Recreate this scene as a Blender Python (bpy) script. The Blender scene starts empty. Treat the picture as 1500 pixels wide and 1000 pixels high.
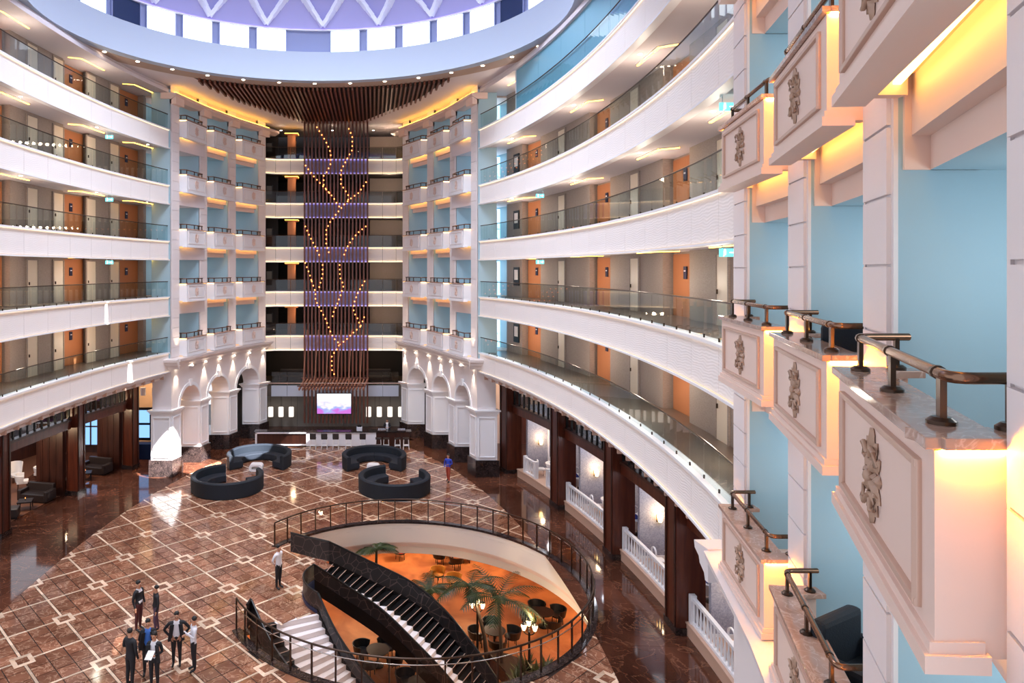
import bpy, bmesh, math, random
from mathutils import Vector, Matrix
random.seed(7)
C = bpy.context.scene.collection
SC = bpy.context.scene
PI = math.pi
# ------------------------------------------------------------------ camera, world, sun, exposure
EYE = 12.6
cam = bpy.data.cameras.new('camera')
cam.sensor_width = 36.0
cam.lens = 24.0                       # f = 1000 px of 1500
cam.shift_x = (750 - 547) / 1500.0
cam.shift_y = -(500 - 395) / 1500.0
cam.clip_start = 0.05; cam.clip_end = 300
camo = bpy.data.objects.new('camera', cam); C.objects.link(camo)
camo.location = (0, 0, EYE); camo.rotation_euler = (PI/2, 0, 0)
SC.camera = camo
w = bpy.data.worlds.new('world'); SC.world = w; w.use_nodes = True
bg = w.node_tree.nodes['Background']
bg.inputs[0].default_value = (0.83, 0.88, 1.0, 1); bg.inputs[1].default_value = 0.78
SC.view_settings.view_transform = 'Standard'; SC.view_settings.look = 'None'
SC.view_settings.gamma = 1.0; SC.view_settings.use_curve_mapping = False
SC.view_settings.exposure = 0.88
try:
    SC.cycles.max_bounces = 7; SC.cycles.diffuse_bounces = 4; SC.cycles.glossy_bounces = 4
    SC.cycles.transparent_max_bounces = 16; SC.cycles.sample_clamp_indirect = 6.0
    SC.cycles.caustics_reflective = False; SC.cycles.caustics_refractive = False
except Exception: pass

def lamp(kind, name, loc, energy, color, aim=None, size=None, spot=None, blend=0.3, shape=None, size_y=None, scale=None):
    L = bpy.data.lights.new(name, kind); L.energy = energy; L.color = color
    if kind == 'AREA':
        L.size = size or 1
        if size_y: L.shape = 'RECTANGLE'; L.size_y = size_y
        elif shape: L.shape = shape
    elif size is not None: L.shadow_soft_size = size
    if spot: L.spot_size = spot; L.spot_blend = blend
    o = bpy.data.objects.new(name, L); C.objects.link(o); o.location = loc
    if aim is not None:
        d = Vector(aim) - Vector(loc); o.rotation_euler = d.to_track_quat('-Z', 'Y').to_euler()
    if scale: o.scale = scale
    return o

XC, YC = -3.0, 27.4
def W(u, v): return (XC + u, YC + v)
def FZ(k): return 7.55 + 3.4*k        # gallery floor
def BZ(k): return 6.36 + 3.4*k        # fascia bottom
ORD = ['first', 'second', 'third', 'fourth', 'fifth', 'sixth', 'seventh', 'eighth', 'ninth', 'tenth']
for _t, _n in (('twenty', 'twentieth'), ('thirty', 'thirtieth')):
    if _t == 'twenty': ORD += ['eleventh', 'twelfth', 'thirteenth', 'fourteenth', 'fifteenth', 'sixteenth', 'seventeenth', 'eighteenth', 'nineteenth']
    ORD += [_n]+[_t+'-'+o for o in ORD[:9]]
LEV = ['lowest', 'second', 'third', 'fourth', 'topmost']

# sunlight falling through the dome on the far side of the hall
lamp('SPOT', 'sun_beam', (6.0, 27.0, 26.5), 480000, (1, .97, .93), aim=(-12.0, 41.3, 2.0), size=.02, spot=.062, blend=.35)
lamp('SPOT', 'sun_beam', (6.0, 27.0, 26.5), 400000, (1, .97, .93), aim=(-10.9, 43.6, 0.3), size=.02, spot=.09, blend=.3)
lamp('SPOT', 'sun_beam', (5.5, 26.0, 26.5), 320000, (.9, .95, 1), aim=(-8.2, 45.5, .5), size=.02, spot=.085, blend=.3, scale=(1, .5, 1))
lamp('SPOT', 'sun_beam', (5.5, 25.5, 26.5), 72000, (1, .97, .93), aim=(-13.9, 35.5, 10.2), size=.02, spot=.05, blend=.2, scale=(.22, 1, 1))
lamp('SPOT', 'sun_beam', (5.5, 26.0, 26.5), 72000, (1, .97, .93), aim=(-13.2, 37.6, 6.9), size=.02, spot=.06, blend=.2, scale=(.28, 1, 1))
lamp('SPOT', 'sun_beam', (5.5, 26.0, 26.5), 40000, (1, .97, .93), aim=(-8.6, 23.0, 0), size=.02, spot=.05, blend=.2, scale=(1, .2, 1))
lamp('SPOT', 'sun_beam', (5.5, 27, 26.5), 48000, (1, .97, .93), aim=(-10.8, 38.5, 0), size=.02, spot=.05, blend=.3, scale=(1, .6, 1))
lamp('SPOT', 'sun_beam', (5.5, 27, 26.5), 72000, (1, .97, .93), aim=(-5.3, 48.6, .7), size=.02, spot=.07, blend=.3, scale=(1, .4, 1))

# ------------------------------------------------------------------ materials
def lin(c):
    return tuple((x/12.92 if x <= .04045 else ((x+.055)/1.055)**2.4) for x in [y/255 for y in c])
MATS = {}
def mat(name, rgb, rough=.5, metal=0, emit=None, es=0, noise=None, bump=None, spec=None, coat=0):
    m = bpy.data.materials.new(name); m.use_nodes = True
    nt = m.node_tree; b = nt.nodes['Principled BSDF']
    col = lin(rgb)
    b.inputs['Base Color'].default_value = (*col, 1); b.inputs['Roughness'].default_value = rough
    b.inputs['Metallic'].default_value = metal
    if coat: b.inputs['Coat Weight'].default_value = coat; b.inputs['Coat Roughness'].default_value = .05
    if spec is not None: b.inputs['Specular IOR Level'].default_value = spec
    if emit: b.inputs['Emission Color'].default_value = (*lin(emit), 1); b.inputs['Emission Strength'].default_value = es
    if noise or bump: tc = nt.nodes.new('ShaderNodeTexCoord')
    if noise:                      # (scale, rgb2, detail, stretch xyz, distortion)
        sc, c2, det, st, dist = noise
        mp = nt.nodes.new('ShaderNodeMapping'); mp.inputs['Scale'].default_value = st
        n = nt.nodes.new('ShaderNodeTexNoise'); n.inputs['Scale'].default_value = sc; n.inputs['Detail'].default_value = det
        n.inputs['Distortion'].default_value = dist
        r = nt.nodes.new('ShaderNodeValToRGB')
        r.color_ramp.elements[0].position = .36; r.color_ramp.elements[1].position = .66
        r.color_ramp.elements[0].color = (*col, 1); r.color_ramp.elements[1].color = (*lin(c2), 1)
        L = nt.links.new
        L(tc.outputs['Object'], mp.inputs[0]); L(mp.outputs[0], n.inputs['Vector']); L(n.outputs[0], r.inputs[0]); L(r.outputs[0], b.inputs['Base Color'])
    if bump:                       # (scale, strength, kind)
        sc, st, kind = bump
        bp = nt.nodes.new('ShaderNodeBump'); bp.inputs['Strength'].default_value = st; bp.inputs['Distance'].default_value = .03
        L = nt.links.new
        if kind == 'wave':
            n = nt.nodes.new('ShaderNodeTexWave'); n.inputs['Scale'].default_value = sc; n.inputs['Distortion'].default_value = 9
            n.inputs['Detail'].default_value = 1.0; n.inputs['Detail Scale'].default_value = .45; n.bands_direction = 'Z'
        else:
            n = nt.nodes.new('ShaderNodeTexNoise'); n.inputs['Scale'].default_value = sc
        L(tc.outputs['Object'], n.inputs['Vector']); L(n.outputs['Fac' if 'Fac' in n.outputs else 0], bp.inputs['Height']); L(bp.outputs[0], b.inputs['Normal'])
    MATS[name] = m
    return m

def veined(name, base, mid, vein, scale, rough=.1, width=.035):
    """polished marble: cloudy ground with thin bright veins"""
    m = bpy.data.materials.new(name); m.use_nodes = True
    nt = m.node_tree; b = nt.nodes['Principled BSDF']; L = nt.links.new
    b.inputs['Roughness'].default_value = rough
    tc = nt.nodes.new('ShaderNodeTexCoord')
    gi = nt.nodes.new('ShaderNodeNewGeometry')
    n1 = nt.nodes.new('ShaderNodeTexNoise'); n1.inputs['Scale'].default_value = scale; n1.inputs['Detail'].default_value = 6
    n2 = nt.nodes.new('ShaderNodeTexNoise'); n2.inputs['Scale'].default_value = scale*1.7; n2.inputs['Detail'].default_value = 5; n2.inputs['Distortion'].default_value = 1.6
    r1 = nt.nodes.new('ShaderNodeValToRGB'); r1.color_ramp.elements[0].position = .3; r1.color_ramp.elements[1].position = .7
    r1.color_ramp.elements[0].color = (*lin(base), 1); r1.color_ramp.elements[1].color = (*lin(mid), 1)
    r2 = nt.nodes.new('ShaderNodeValToRGB')
    e = r2.color_ramp.elements; e[0].position = .5-width; e[0].color = (0, 0, 0, 1); e[1].position = .5; e[1].color = (.8, .8, .8, 1)
    x = e.new(.5+width); x.color = (0, 0, 0, 1)
    mx = nt.nodes.new('ShaderNodeMix'); mx.data_type = 'RGBA'
    mx.inputs[7].default_value = (*lin(vein), 1)
    L(gi.outputs['Position'], n1.inputs['Vector']); L(gi.outputs['Position'], n2.inputs['Vector'])
    L(n1.outputs[0], r1.inputs[0]); L(n2.outputs[0], r2.inputs[0]); L(r2.outputs[0], mx.inputs[0]); L(r1.outputs[0], mx.inputs[6])
    oi = nt.nodes.new('ShaderNodeObjectInfo')
    hs = nt.nodes.new('ShaderNodeHueSaturation')
    mr = nt.nodes.new('ShaderNodeMapRange'); mr.inputs[3].default_value = .7; mr.inputs[4].default_value = 1.25
    L(oi.outputs['Random'], mr.inputs[0]); L(mr.outputs[0], hs.inputs['Value'])
    L(mx.outputs[2], hs.inputs['Color']); L(hs.outputs[0], b.inputs['Base Color'])
    MATS[name] = m; return m

def glassmat(name, tint, gloss=.05, rough=.02):
    """thin clear pane: see-through, with a mirror-like share that grows at grazing angles (outer faces only)"""
    m = bpy.data.materials.new(name); m.use_nodes = True
    nt = m.node_tree; nt.nodes.remove(nt.nodes['Principled BSDF']); L = nt.links.new
    out = nt.nodes['Material Output']
    t = nt.nodes.new('ShaderNodeBsdfTransparent'); t.inputs[0].default_value = (*tint, 1)
    g = nt.nodes.new('ShaderNodeBsdfGlossy'); g.inputs['Roughness'].default_value = rough
    lw = nt.nodes.new('ShaderNodeLayerWeight'); lw.inputs[0].default_value = .5
    pw = nt.nodes.new('ShaderNodeMath'); pw.operation = 'POWER'; pw.inputs[1].default_value = 4
    ml = nt.nodes.new('ShaderNodeMath'); ml.operation = 'MULTIPLY_ADD'; ml.inputs[1].default_value = .6; ml.inputs[2].default_value = gloss
    ge = nt.nodes.new('ShaderNodeNewGeometry'); iv = nt.nodes.new('ShaderNodeMath'); iv.operation = 'SUBTRACT'; iv.inputs[0].default_value = 1
    fm = nt.nodes.new('ShaderNodeMath'); fm.operation = 'MULTIPLY'
    mx = nt.nodes.new('ShaderNodeMixShader')
    L(lw.outputs['Facing'], pw.inputs[0]); L(pw.outputs[0], ml.inputs[0]); L(ge.outputs['Backfacing'], iv.inputs[1])
    L(ml.outputs[0], fm.inputs[0]); L(iv.outputs[0], fm.inputs[1]); L(fm.outputs[0], mx.inputs[0])
    L(t.outputs[0], mx.inputs[1]); L(g.outputs[0], mx.inputs[2]); L(mx.outputs[0], out.inputs[0])
    MATS[name] = m; return m

def emis(name, rgb, s):
    return mat(name, (10, 10, 10), emit=rgb, es=s)

mat('cream', (228, 219, 218), .55)
mat('cream_warm', (232, 204, 190), .5)
mat('lounge_carpet', (112, 70, 48), .6)
mat('fascia', (240, 232, 228), .5, bump=(4.2, .14, 'wave'))
mat('ceiling', (218, 208, 210), .7)
mat('white', (236, 234, 236), .45)
mat('daylight_blue', (158, 186, 198), .6)  # blue daylight in the balcony rooms put into the wall colour
mat('tan', (206, 172, 140), .6)
mat('relief', (176, 142, 120), .5)
mat('moulding', (198, 164, 146), .45)
mat('orange', (176, 112, 72), .55)
mat('grey_wall', (146, 130, 122), .65, noise=(9, (160, 145, 136), 2, (1, 1, 8), 0))
mat('door_cream', (220, 204, 184), .45)
mat('slab_floor', (104, 92, 84), .3, noise=(2, (110, 96, 86), 4, (1, 1, 1), 0))
mat('wood', (96, 44, 26), .3, noise=(6, (70, 28, 16), 4, (1, 1, .12), .4))
mat('wood_dark', (66, 34, 24), .35, noise=(6, (44, 20, 14), 4, (1, 1, .1), .4))
mat('wood_slat', (120, 66, 48), .4, noise=(5, (86, 44, 32), 3, (1, 1, .1), .3))
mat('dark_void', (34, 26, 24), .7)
mat('soffit_brown', (172, 146, 130), .6)
veined('marble_tile', (112, 68, 50), (154, 104, 80), (196, 154, 126), 1.3, .1)
veined('marble_cream', (222, 186, 156), (232, 202, 174), (242, 220, 198), 2.0, .12)
veined('marble_dark', (58, 32, 24), (98, 58, 42), (128, 84, 62), .55, .07, .018)
veined('marble_cap', (178, 140, 124), (200, 164, 146), (222, 192, 176), 2.4, .1)
veined('granite', (30, 24, 24), (52, 42, 42), (90, 74, 70), 3.0, .12)
mat('joint', (40, 24, 18), .5)
mat('plinth', (206, 168, 146), .35)
mat('navy', (17, 25, 36), .75, bump=(60, .15, 'noise'))
mat('navy_seat', (25, 31, 42), .8)
mat('leather', (44, 34, 32), .4)
mat('black', (14, 13, 14), .35)
mat('iron', (24, 20, 20), .4, metal=.4)
mat('bronze', (128, 96, 76), .22, metal=.9)
mat('bronze_dark', (78, 62, 52), .3, metal=.85)
mat('chrome', (210, 206, 200), .12, metal=1)
mat('skin', (196, 142, 112), .5)
mat('hair', (26, 20, 18), .5)
mat('suit', (26, 26, 32), .7)
mat('shirt', (232, 230, 236), .6)
mat('shirt_blue', (70, 126, 220), .6)
mat('trouser_red', (84, 40, 44), .7)
mat('trouser_purple', (88, 64, 84), .7)
mat('top_blue', (40, 66, 180), .6)
mat('trouser_rust', (170, 70, 52), .7)
mat('paper', (240, 238, 234), .6)
mat('carpet', (190, 118, 62), .75, noise=(.7, (150, 84, 40), 3, (1, 1, 1), .6))
mat('fascia_plain', (230, 216, 204), .5)
mat('lilac', (176, 172, 220), .6)
mat('dome_white', (236, 236, 246), .5)
mat('dome_line', (70, 74, 110), .5)
mat('ring_white', (206, 210, 222), .6)
mat('drum_white', (174, 184, 200), .65)
mat('stair_white', (238, 228, 226), .5)
mat('leaf', (40, 52, 22), .5, noise=(3, (62, 70, 30), 2, (1, 1, 1), 0))
mat('trunk', (60, 44, 32), .8)
mat('wallpaper', (136, 136, 150), .7, noise=(7, (170, 168, 180), 5, (1, 1, 1), 2.5))
mat('sign_blue', (28, 28, 62), .35)
mat('blue_cloth', (30, 52, 140), .6)
mat('dark_blue', (28, 48, 84), .3)
mat('grey_back', (128, 122, 116), .5)
mat('yellow_seat', (196, 140, 44), .6)
mat('red_seat', (170, 36, 26), .6)
mat('string_white', (226, 206, 190), .5)
mat('bar_white', (232, 230, 236), .35)
emis('led_warm', (255, 200, 120), 9)
emis('led_fascia', (255, 226, 190), 1.2)
emis('led_amber', (255, 158, 40), 300)
emis('led_yellow', (255, 202, 104), 6)
emis('cove_yellow', (255, 190, 70), 6)
emis('lamp_white', (255, 236, 210), 12)
emis('bulb', (255, 140, 70), 4)
emis('led_band', (255, 214, 150), 3.2)
emis('shade_glow', (255, 240, 225), .75)
emis('led_low', (255, 220, 180), .6)
mat('canopy_wood', (156, 108, 86), .4)
mat('drum_wall', (140, 148, 186), .6)
emis('sconce_glow', (255, 210, 140), 7)
emis('window_glow', (226, 238, 255), 2.0)
emis('corridor_window', (150, 206, 240), 2.6)
emis('exit_teal', (90, 200, 210), 1.6)
emis('exit_white', (240, 255, 255), 2.5)
emis('led_violet', (150, 130, 255), 1.5)
emis('led_lilac', (190, 170, 255), 1.6)
emis('lounge_blue', (120, 165, 220), 1.1)
glassmat('glass', (.86, .93, .94), .05)
glassmat('glass_dark', (.62, .64, .62), .06)
glassmat('glass_ring', (.92, .88, .84), .03)
M = MATS
# frosted blue partition
def frosted():
    m = mat('frosted', (112, 168, 188), .35); return m
frosted()
# television picture
def tvmat():
    m = bpy.data.materials.new('tv_picture'); m.use_nodes = True; nt = m.node_tree; b = nt.nodes['Principled BSDF']; L = nt.links.new
    tc = nt.nodes.new('ShaderNodeTexCoord'); mp = nt.nodes.new('ShaderNodeMapping'); mp.inputs['Scale'].default_value = (1.0, 1, 2.2)
    n = nt.nodes.new('ShaderNodeTexNoise'); n.inputs['Scale'].default_value = 1.1; n.inputs['Detail'].default_value = 3
    sx = nt.nodes.new('ShaderNodeSeparateXYZ'); ma = nt.nodes.new('ShaderNodeMath'); ma.operation = 'MULTIPLY_ADD'; ma.inputs[1].default_value = .45
    r = nt.nodes.new('ShaderNodeValToRGB'); e = r.color_ramp.elements
    e[0].position = .2; e[0].color = (.45, .12, .5, 1); e[1].position = .74; e[1].color = (.95, .96, 1, 1)
    x = e.new(.36); x.color = (.25, .35, .8, 1); x = e.new(.5); x.color = (.75, .65, .85, 1)
    L(tc.outputs['Object'], mp.inputs[0]); L(mp.outputs[0], n.inputs['Vector']); L(tc.outputs['Object'], sx.inputs[0])
    L(sx.outputs[2], ma.inputs[0]); L(n.outputs[0], ma.inputs[2]); L(ma.outputs[0], r.inputs[0])
    L(r.outputs[0], b.inputs['Emission Color']); b.inputs['Emission Strength'].default_value = .85; b.inputs['Base Color'].default_value = (.02, .02, .02, 1)
    MATS['tv_picture'] = m
tvmat()

# ------------------------------------------------------------------ mesh helpers
class MB:
    def __init__(s): s.v = []; s.f = []; s.m = []
    def add(s, vs, fs, mi=0):
        o = len(s.v); s.v += [tuple(p) for p in vs]
        for f in fs: s.f.append([i+o for i in f]); s.m.append(mi)
    def box(s, c, d, rz=0, mi=0, rot=None):
        hx, hy, hz = d[0]/2, d[1]/2, d[2]/2
        R = rot if rot is not None else Matrix.Rotation(rz, 3, 'Z')
        vs = [Vector(c) + R @ Vector((x*hx, y*hy, z*hz)) for z in (-1, 1) for y in (-1, 1) for x in (-1, 1)]
        s.add(vs, [(0, 2, 3, 1), (4, 5, 7, 6), (0, 1, 5, 4), (2, 6, 7, 3), (0, 4, 6, 2), (1, 3, 7, 5)], mi); return s
    def beam(s, p, q, wd, ht, mi=0):
        p, q = Vector(p), Vector(q); d = q-p; L = d.length
        R = d.to_track_quat('X', 'Z').to_matrix()
        return s.box((p+q)/2, (L, wd, ht), rot=R, mi=mi)
    def prism(s, poly, z0, z1, mi=0, mt=None, mb=None):
        n = len(poly); vs = [(x, y, z0) for x, y in poly] + [(x, y, z1) for x, y in poly]
        s.add(vs, [(i, (i+1) % n, n+(i+1) % n, n+i) for i in range(n)], mi)
        o = len(s.v)-2*n
        s.f.append([o+i for i in range(n)][::-1]); s.m.append(mi if mb is None else mb)
        s.f.append([o+n+i for i in range(n)]); s.m.append(mi if mt is None else mt); return s
    def sweep(s, pts, nrm, prof, closed=False, mi=0, mis=None, open_prof=False):
        """pts: (x,y[,z]); nrm: unit (x,y); prof: (n,z) loop"""
        P = len(prof); N = len(pts); vs = []; assert len(nrm) == N
        for p, n in zip(pts, nrm):
            z = p[2] if len(p) > 2 else 0
            for a, b in prof: vs.append((p[0]+n[0]*a, p[1]+n[1]*a, z+b))
        o = len(s.v); s.v += vs
        for i in range(N if closed else N-1):
            j = (i+1) % N
            for k in range(P-1 if open_prof else P):
                l = (k+1) % P
                s.f.append([o+i*P+k, o+i*P+l, o+j*P+l, o+j*P+k]); s.m.append(mis[k] if mis else mi)
        if not closed and not open_prof:
            s.f.append([o+k for k in range(P)]); s.m.append(mi)
            s.f.append([o+(N-1)*P+k for k in range(P)][::-1]); s.m.append(mi)
        return s
    def tube(s, pts, r, seg=8, mi=0, closed=False, r2=None):
        pts = [Vector(p) for p in pts]; N = len(pts); up = Vector((0, 0, 1)); o = len(s.v)
        for i, p in enumerate(pts):
            a = pts[(i-1) % N] if (i > 0 or closed) else p; b = pts[(i+1) % N] if (i < N-1 or closed) else p
            t = (b-a).normalized(); x = t.cross(up)
            if x.length < 1e-3: x = Vector((1, 0, 0))
            x.normalize(); y = x.cross(t).normalized()
            rr = r if r2 is None else r+(r2-r)*i/max(N-1, 1)
            for k in range(seg):
                th = 2*PI*k/seg; s.v.append(tuple(p+x*math.cos(th)*rr+y*math.sin(th)*rr))
        for i in range(N if closed else N-1):
            j = (i+1) % N
            for k in range(seg):
                l = (k+1) % seg; s.f.append([o+i*seg+k, o+i*seg+l, o+j*seg+l, o+j*seg+k]); s.m.append(mi)
        if not closed:
            s.f.append([o+k for k in range(seg)][::-1]); s.m.append(mi); s.f.append([o+(N-1)*seg+k for k in range(seg)]); s.m.append(mi)
        return s
    def lathe(s, prof, c=(0, 0, 0), seg=14, mi=0, a0=0, a1=2*PI, loop=False):
        full = abs(a1-a0-2*PI) < 1e-6; n = seg if full else seg+1
        nr = [(math.cos(a0+(a1-a0)*i/seg), math.sin(a0+(a1-a0)*i/seg)) for i in range(n)]
        return s.sweep([tuple(c)]*n, nr, prof, closed=full, mi=mi, open_prof=not loop)
    def ball(s, c, r, seg=8, rings=6, mi=0, sc=(1, 1, 1)):
        o = len(s.v); s.v.append((c[0], c[1], c[2]-r*sc[2]))
        for i in range(1, rings):
            t = PI*i/rings
            for k in range(seg):
                a = 2*PI*k/seg; s.v.append((c[0]+r*sc[0]*math.sin(t)*math.cos(a), c[1]+r*sc[1]*math.sin(t)*math.sin(a), c[2]-r*sc[2]*math.cos(t)))
        s.v.append((c[0], c[1], c[2]+r*sc[2])); e = len(s.v)-1
        for k in range(seg):
            l = (k+1) % seg
            s.f.append([o, o+1+l, o+1+k]); s.m.append(mi)
            s.f.append([e, o+1+(rings-2)*seg+k, o+1+(rings-2)*seg+l]); s.m.append(mi)
            for i in range(rings-2):
                s.f.append([o+1+i*seg+k, o+1+i*seg+l, o+1+(i+1)*seg+l, o+1+(i+1)*seg+k]); s.m.append(mi)
        return s
    def mesh(s, name, mats, smooth=None, bevel=0):
        me = bpy.data.meshes.new(name); me.from_pydata(s.v, [], s.f)
        for m in (mats if isinstance(mats, (list, tuple)) else [mats]): me.materials.append(M[m] if isinstance(m, str) else m)
        me.polygons.foreach_set('material_index', s.m)
        bm = bmesh.new(); bm.from_mesh(me); bmesh.ops.recalc_face_normals(bm, faces=bm.faces)
        if bevel:
            bmesh.ops.remove_doubles(bm, verts=bm.verts, dist=1e-5)
            ed = [e for e in bm.edges if len(e.link_faces) == 2 and e.calc_face_angle() > .5]
            bmesh.ops.bevel(bm, geom=ed, offset=bevel, segments=2, affect='EDGES', profile=.6)
        bm.to_mesh(me); bm.free()
        if smooth:
            me.polygons.foreach_set('use_smooth', [True]*len(me.polygons)); me.set_sharp_from_angle(angle=math.radians(smooth))
        me.update(); return me
    def build(s, name, mats, parent=None, smooth=None, bevel=0, loc=None, **kw):
        return obj(name, s.mesh(name, mats, smooth, bevel), parent, loc=loc, **kw)

KIDS = {}
def obj(name, me, parent=None, loc=None, rz=0, label=None, cat=None, group=None, kind=None):
    o = bpy.data.objects.new(name, me); C.objects.link(o)
    if parent is not None: o.parent = parent; KIDS.setdefault(parent.name, []).append(o)
    if loc is not None: o.location = loc
    if rz: o.rotation_euler = (0, 0, rz)
    tag(o, label, cat, group, kind); return o
def tag(o, label=None, cat=None, group=None, kind=None):
    if label: o['label'] = label
    if cat: o['category'] = cat
    if group: o['group'] = group
    if kind: o['kind'] = kind
    return o
def empty(name, loc=(0, 0, 0), label=None, cat=None, group=None, kind=None, rz=0):
    o = bpy.data.objects.new(name, None); C.objects.link(o); o.location = loc; o.rotation_euler = (0, 0, rz)
    o.empty_display_size = .2
    return tag(o, label, cat, group, kind)
def copy_tree(o, parent=None, **kw):
    c = o.copy(); C.objects.link(c)
    if parent is not None: c.parent = parent; KIDS.setdefault(parent.name, []).append(c)
    for ch in list(KIDS.get(o.name, [])): copy_tree(ch, c)
    for k, v in kw.items(): setattr(c, k, v)
    return c
def circ(c, r, a0, a1, n):
    p = [(c[0]+r*math.cos(a0+(a1-a0)*i/n), c[1]+r*math.sin(a0+(a1-a0)*i/n)) for i in range(n+1)]
    q = [(math.cos(a0+(a1-a0)*i/n), math.sin(a0+(a1-a0)*i/n)) for i in range(n+1)]
    return p, q
# ------------------------------------------------------------------ plan of the hall: an ellipse with a block of balconies at each diagonal
def eu(v): return 11.65*math.sqrt(1-((v+1.5)/27)**2)
def ell(side, v0, v1, n, off=0.0):
    P, N = [], []
    for i in range(n+1):
        v = v0+(v1-v0)*i/n; u = eu(v); d = (eu(v+.01)-eu(v-.01))/.02
        l = math.hypot(1, d); nx, ny = 1/l, -d/l
        x, y = W(side*(u+nx*off), v+ny*off); P.append((x, y)); N.append((side*nx, ny))
    return P, N
SIDES = [(-1, 'left', -4.5, 14.2), (1, 'right', -14.2, 14.2)]
# block corners: outer-to-inner left edges, in (u, v)
NEAR_L = [(9.97, -14.2), (9.08, -17.4), (7.79, -20.73), (6.155, -24.0)]
FAR_L = [(9.32, 14.2), (8.40, 17.4), (7.20, 20.65), (5.62, 23.9)]
PW = .93
HOLE_C, HOLE_R = (1.4, 27.2), 6.9
OC, OA, OB = (-3.0, 29.9), 11.5, 10.5

# ------------------------------------------------------------------ ground floor
def inside_hole(p, r=HOLE_R): return math.hypot(p[0]-HOLE_C[0], p[1]-HOLE_C[1]) < r
def clip(poly, fn):
    out = []
    for i in range(len(poly)):
        a, b = poly[i], poly[(i+1) % len(poly)]; da, db = fn(a), fn(b)
        if da >= 0: out.append(a)
        if (da >= 0) != (db >= 0):
            t = da/(da-db); out.append((a[0]+(b[0]-a[0])*t, a[1]+(b[1]-a[1])*t))
    return out
OFF = -.95
def inner_d(p):       # >0 inside the patterned part of the floor
    u, v = p[0]-XC, p[1]-YC
    if abs(v+1.5) >= 26.5: return -1
    return min(eu(v)+OFF-u, eu(v)+OFF+u)
RB = HOLE_R+.28
A_OPEN0, A_OPEN1 = math.radians(147), math.radians(208)   # entrance to the stairs
LAND = [(-2.03, 25.05), (-2.4, 25.5), (-2.63, 26.0), (-2.72, 26.5), (-2.65, 27.0), (-2.4, 27.5), (-1.9, 29.25), (-2.6, 29.7), (-3.4, 30.6), (-4.3, 31.6)]
LAND += [(HOLE_C[0]+7.4*math.cos(math.radians(147+61*i/8)), HOLE_C[1]+7.4*math.sin(math.radians(147+61*i/8))) for i in range(9)]+[(-4.4, 24.0)]
def landing(p):       # the tongue of floor that runs into the opening on the stair side
    x, y = p; ins = False
    for (x0, y0), (x1, y1) in zip(LAND, LAND[1:]+LAND[:1]):
        if (y0 > y) != (y1 > y) and x < x0+(y-y0)*(x1-x0)/(y1-y0): ins = not ins
    return ins
fl = empty('floor', label='polished brown marble lobby floor with a cream lattice of lines and small squares', cat='floor', kind='structure')
# slab under everything with the round opening
mb = MB(); n = 72
ring, nr = circ(HOLE_C, HOLE_R, 0, 2*PI, n)
for i in range(n):
    a, b = ring[i], ring[i+1]
    def out(p):
        dx, dy = p[0]-HOLE_C[0], p[1]-HOLE_C[1]
        t = min((17.5-0)/abs(dx) if abs(dx) > 1e-6 else 1e9, 26/abs(dy) if abs(dy) > 1e-6 else 1e9)
        return (HOLE_C[0]+dx*t, HOLE_C[1]+dy*t)
    c, d = out(b), out(a)
    o = len(mb.v); mb.v += [(*a, -.012), (*b, -.012), (*c, -.012), (*d, -.012), (*a, -.3), (*b, -.3), (*c, -.3), (*d, -.3)]
    mb.f += [[o, o+1, o+2, o+3], [o+7, o+6, o+5, o+4]]; mb.m += [0, 0]
# corners beyond the square
mb.box((-21.5, 30, -.162), (13, 64, .3)); mb.box((25, 30, -.162), (12.5, 64, .3)); mb.box((1.4, 58.5, -.162), (34, 11, .3))
mb.build('ground', 'joint', fl)
# lattice
TH = math.radians(-3.0); ORG = (-8.39, 27.16); LD = 2.65; S = LD/math.sqrt(2)
ea = (math.cos(PI/4+TH), math.sin(PI/4+TH)); eb = (math.cos(3*PI/4+TH), math.sin(3*PI/4+TH))
def LP(a, b): return (ORG[0]+ea[0]*a+eb[0]*b, ORG[1]+ea[1]*a+eb[1]*b)
def rect(a0, a1, b0, b1): return [LP(a0, b0), LP(a1, b0), LP(a1, b1), LP(a0, b1)]
def floor_clip(poly):
    c = (sum(p[0] for p in poly)/len(poly), sum(p[1] for p in poly)/len(poly))
    if c[1] < 16 or c[1] > 50.5: return None
    if landing(c): return poly
    ds = [inner_d(p) for p in poly]
    if max(ds) <= 0: return None
    if min(ds) < 0: poly = clip(poly, inner_d)
    d = math.hypot(c[0]-HOLE_C[0], c[1]-HOLE_C[1])
    if d < RB-.2: return None
    if d < RB+1:
        n = ((c[0]-HOLE_C[0])/d, (c[1]-HOLE_C[1])/d)
        poly = clip(poly, lambda p: (p[0]-HOLE_C[0])*n[0]+(p[1]-HOLE_C[1])*n[1]-RB)
    return poly if len(poly) >= 3 else None
tiles, strips, strips2, frames, insets = [], [], [], [], []
lw = .045; tn = 3; q = (S-2*lw)/tn; gp = .015
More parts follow.
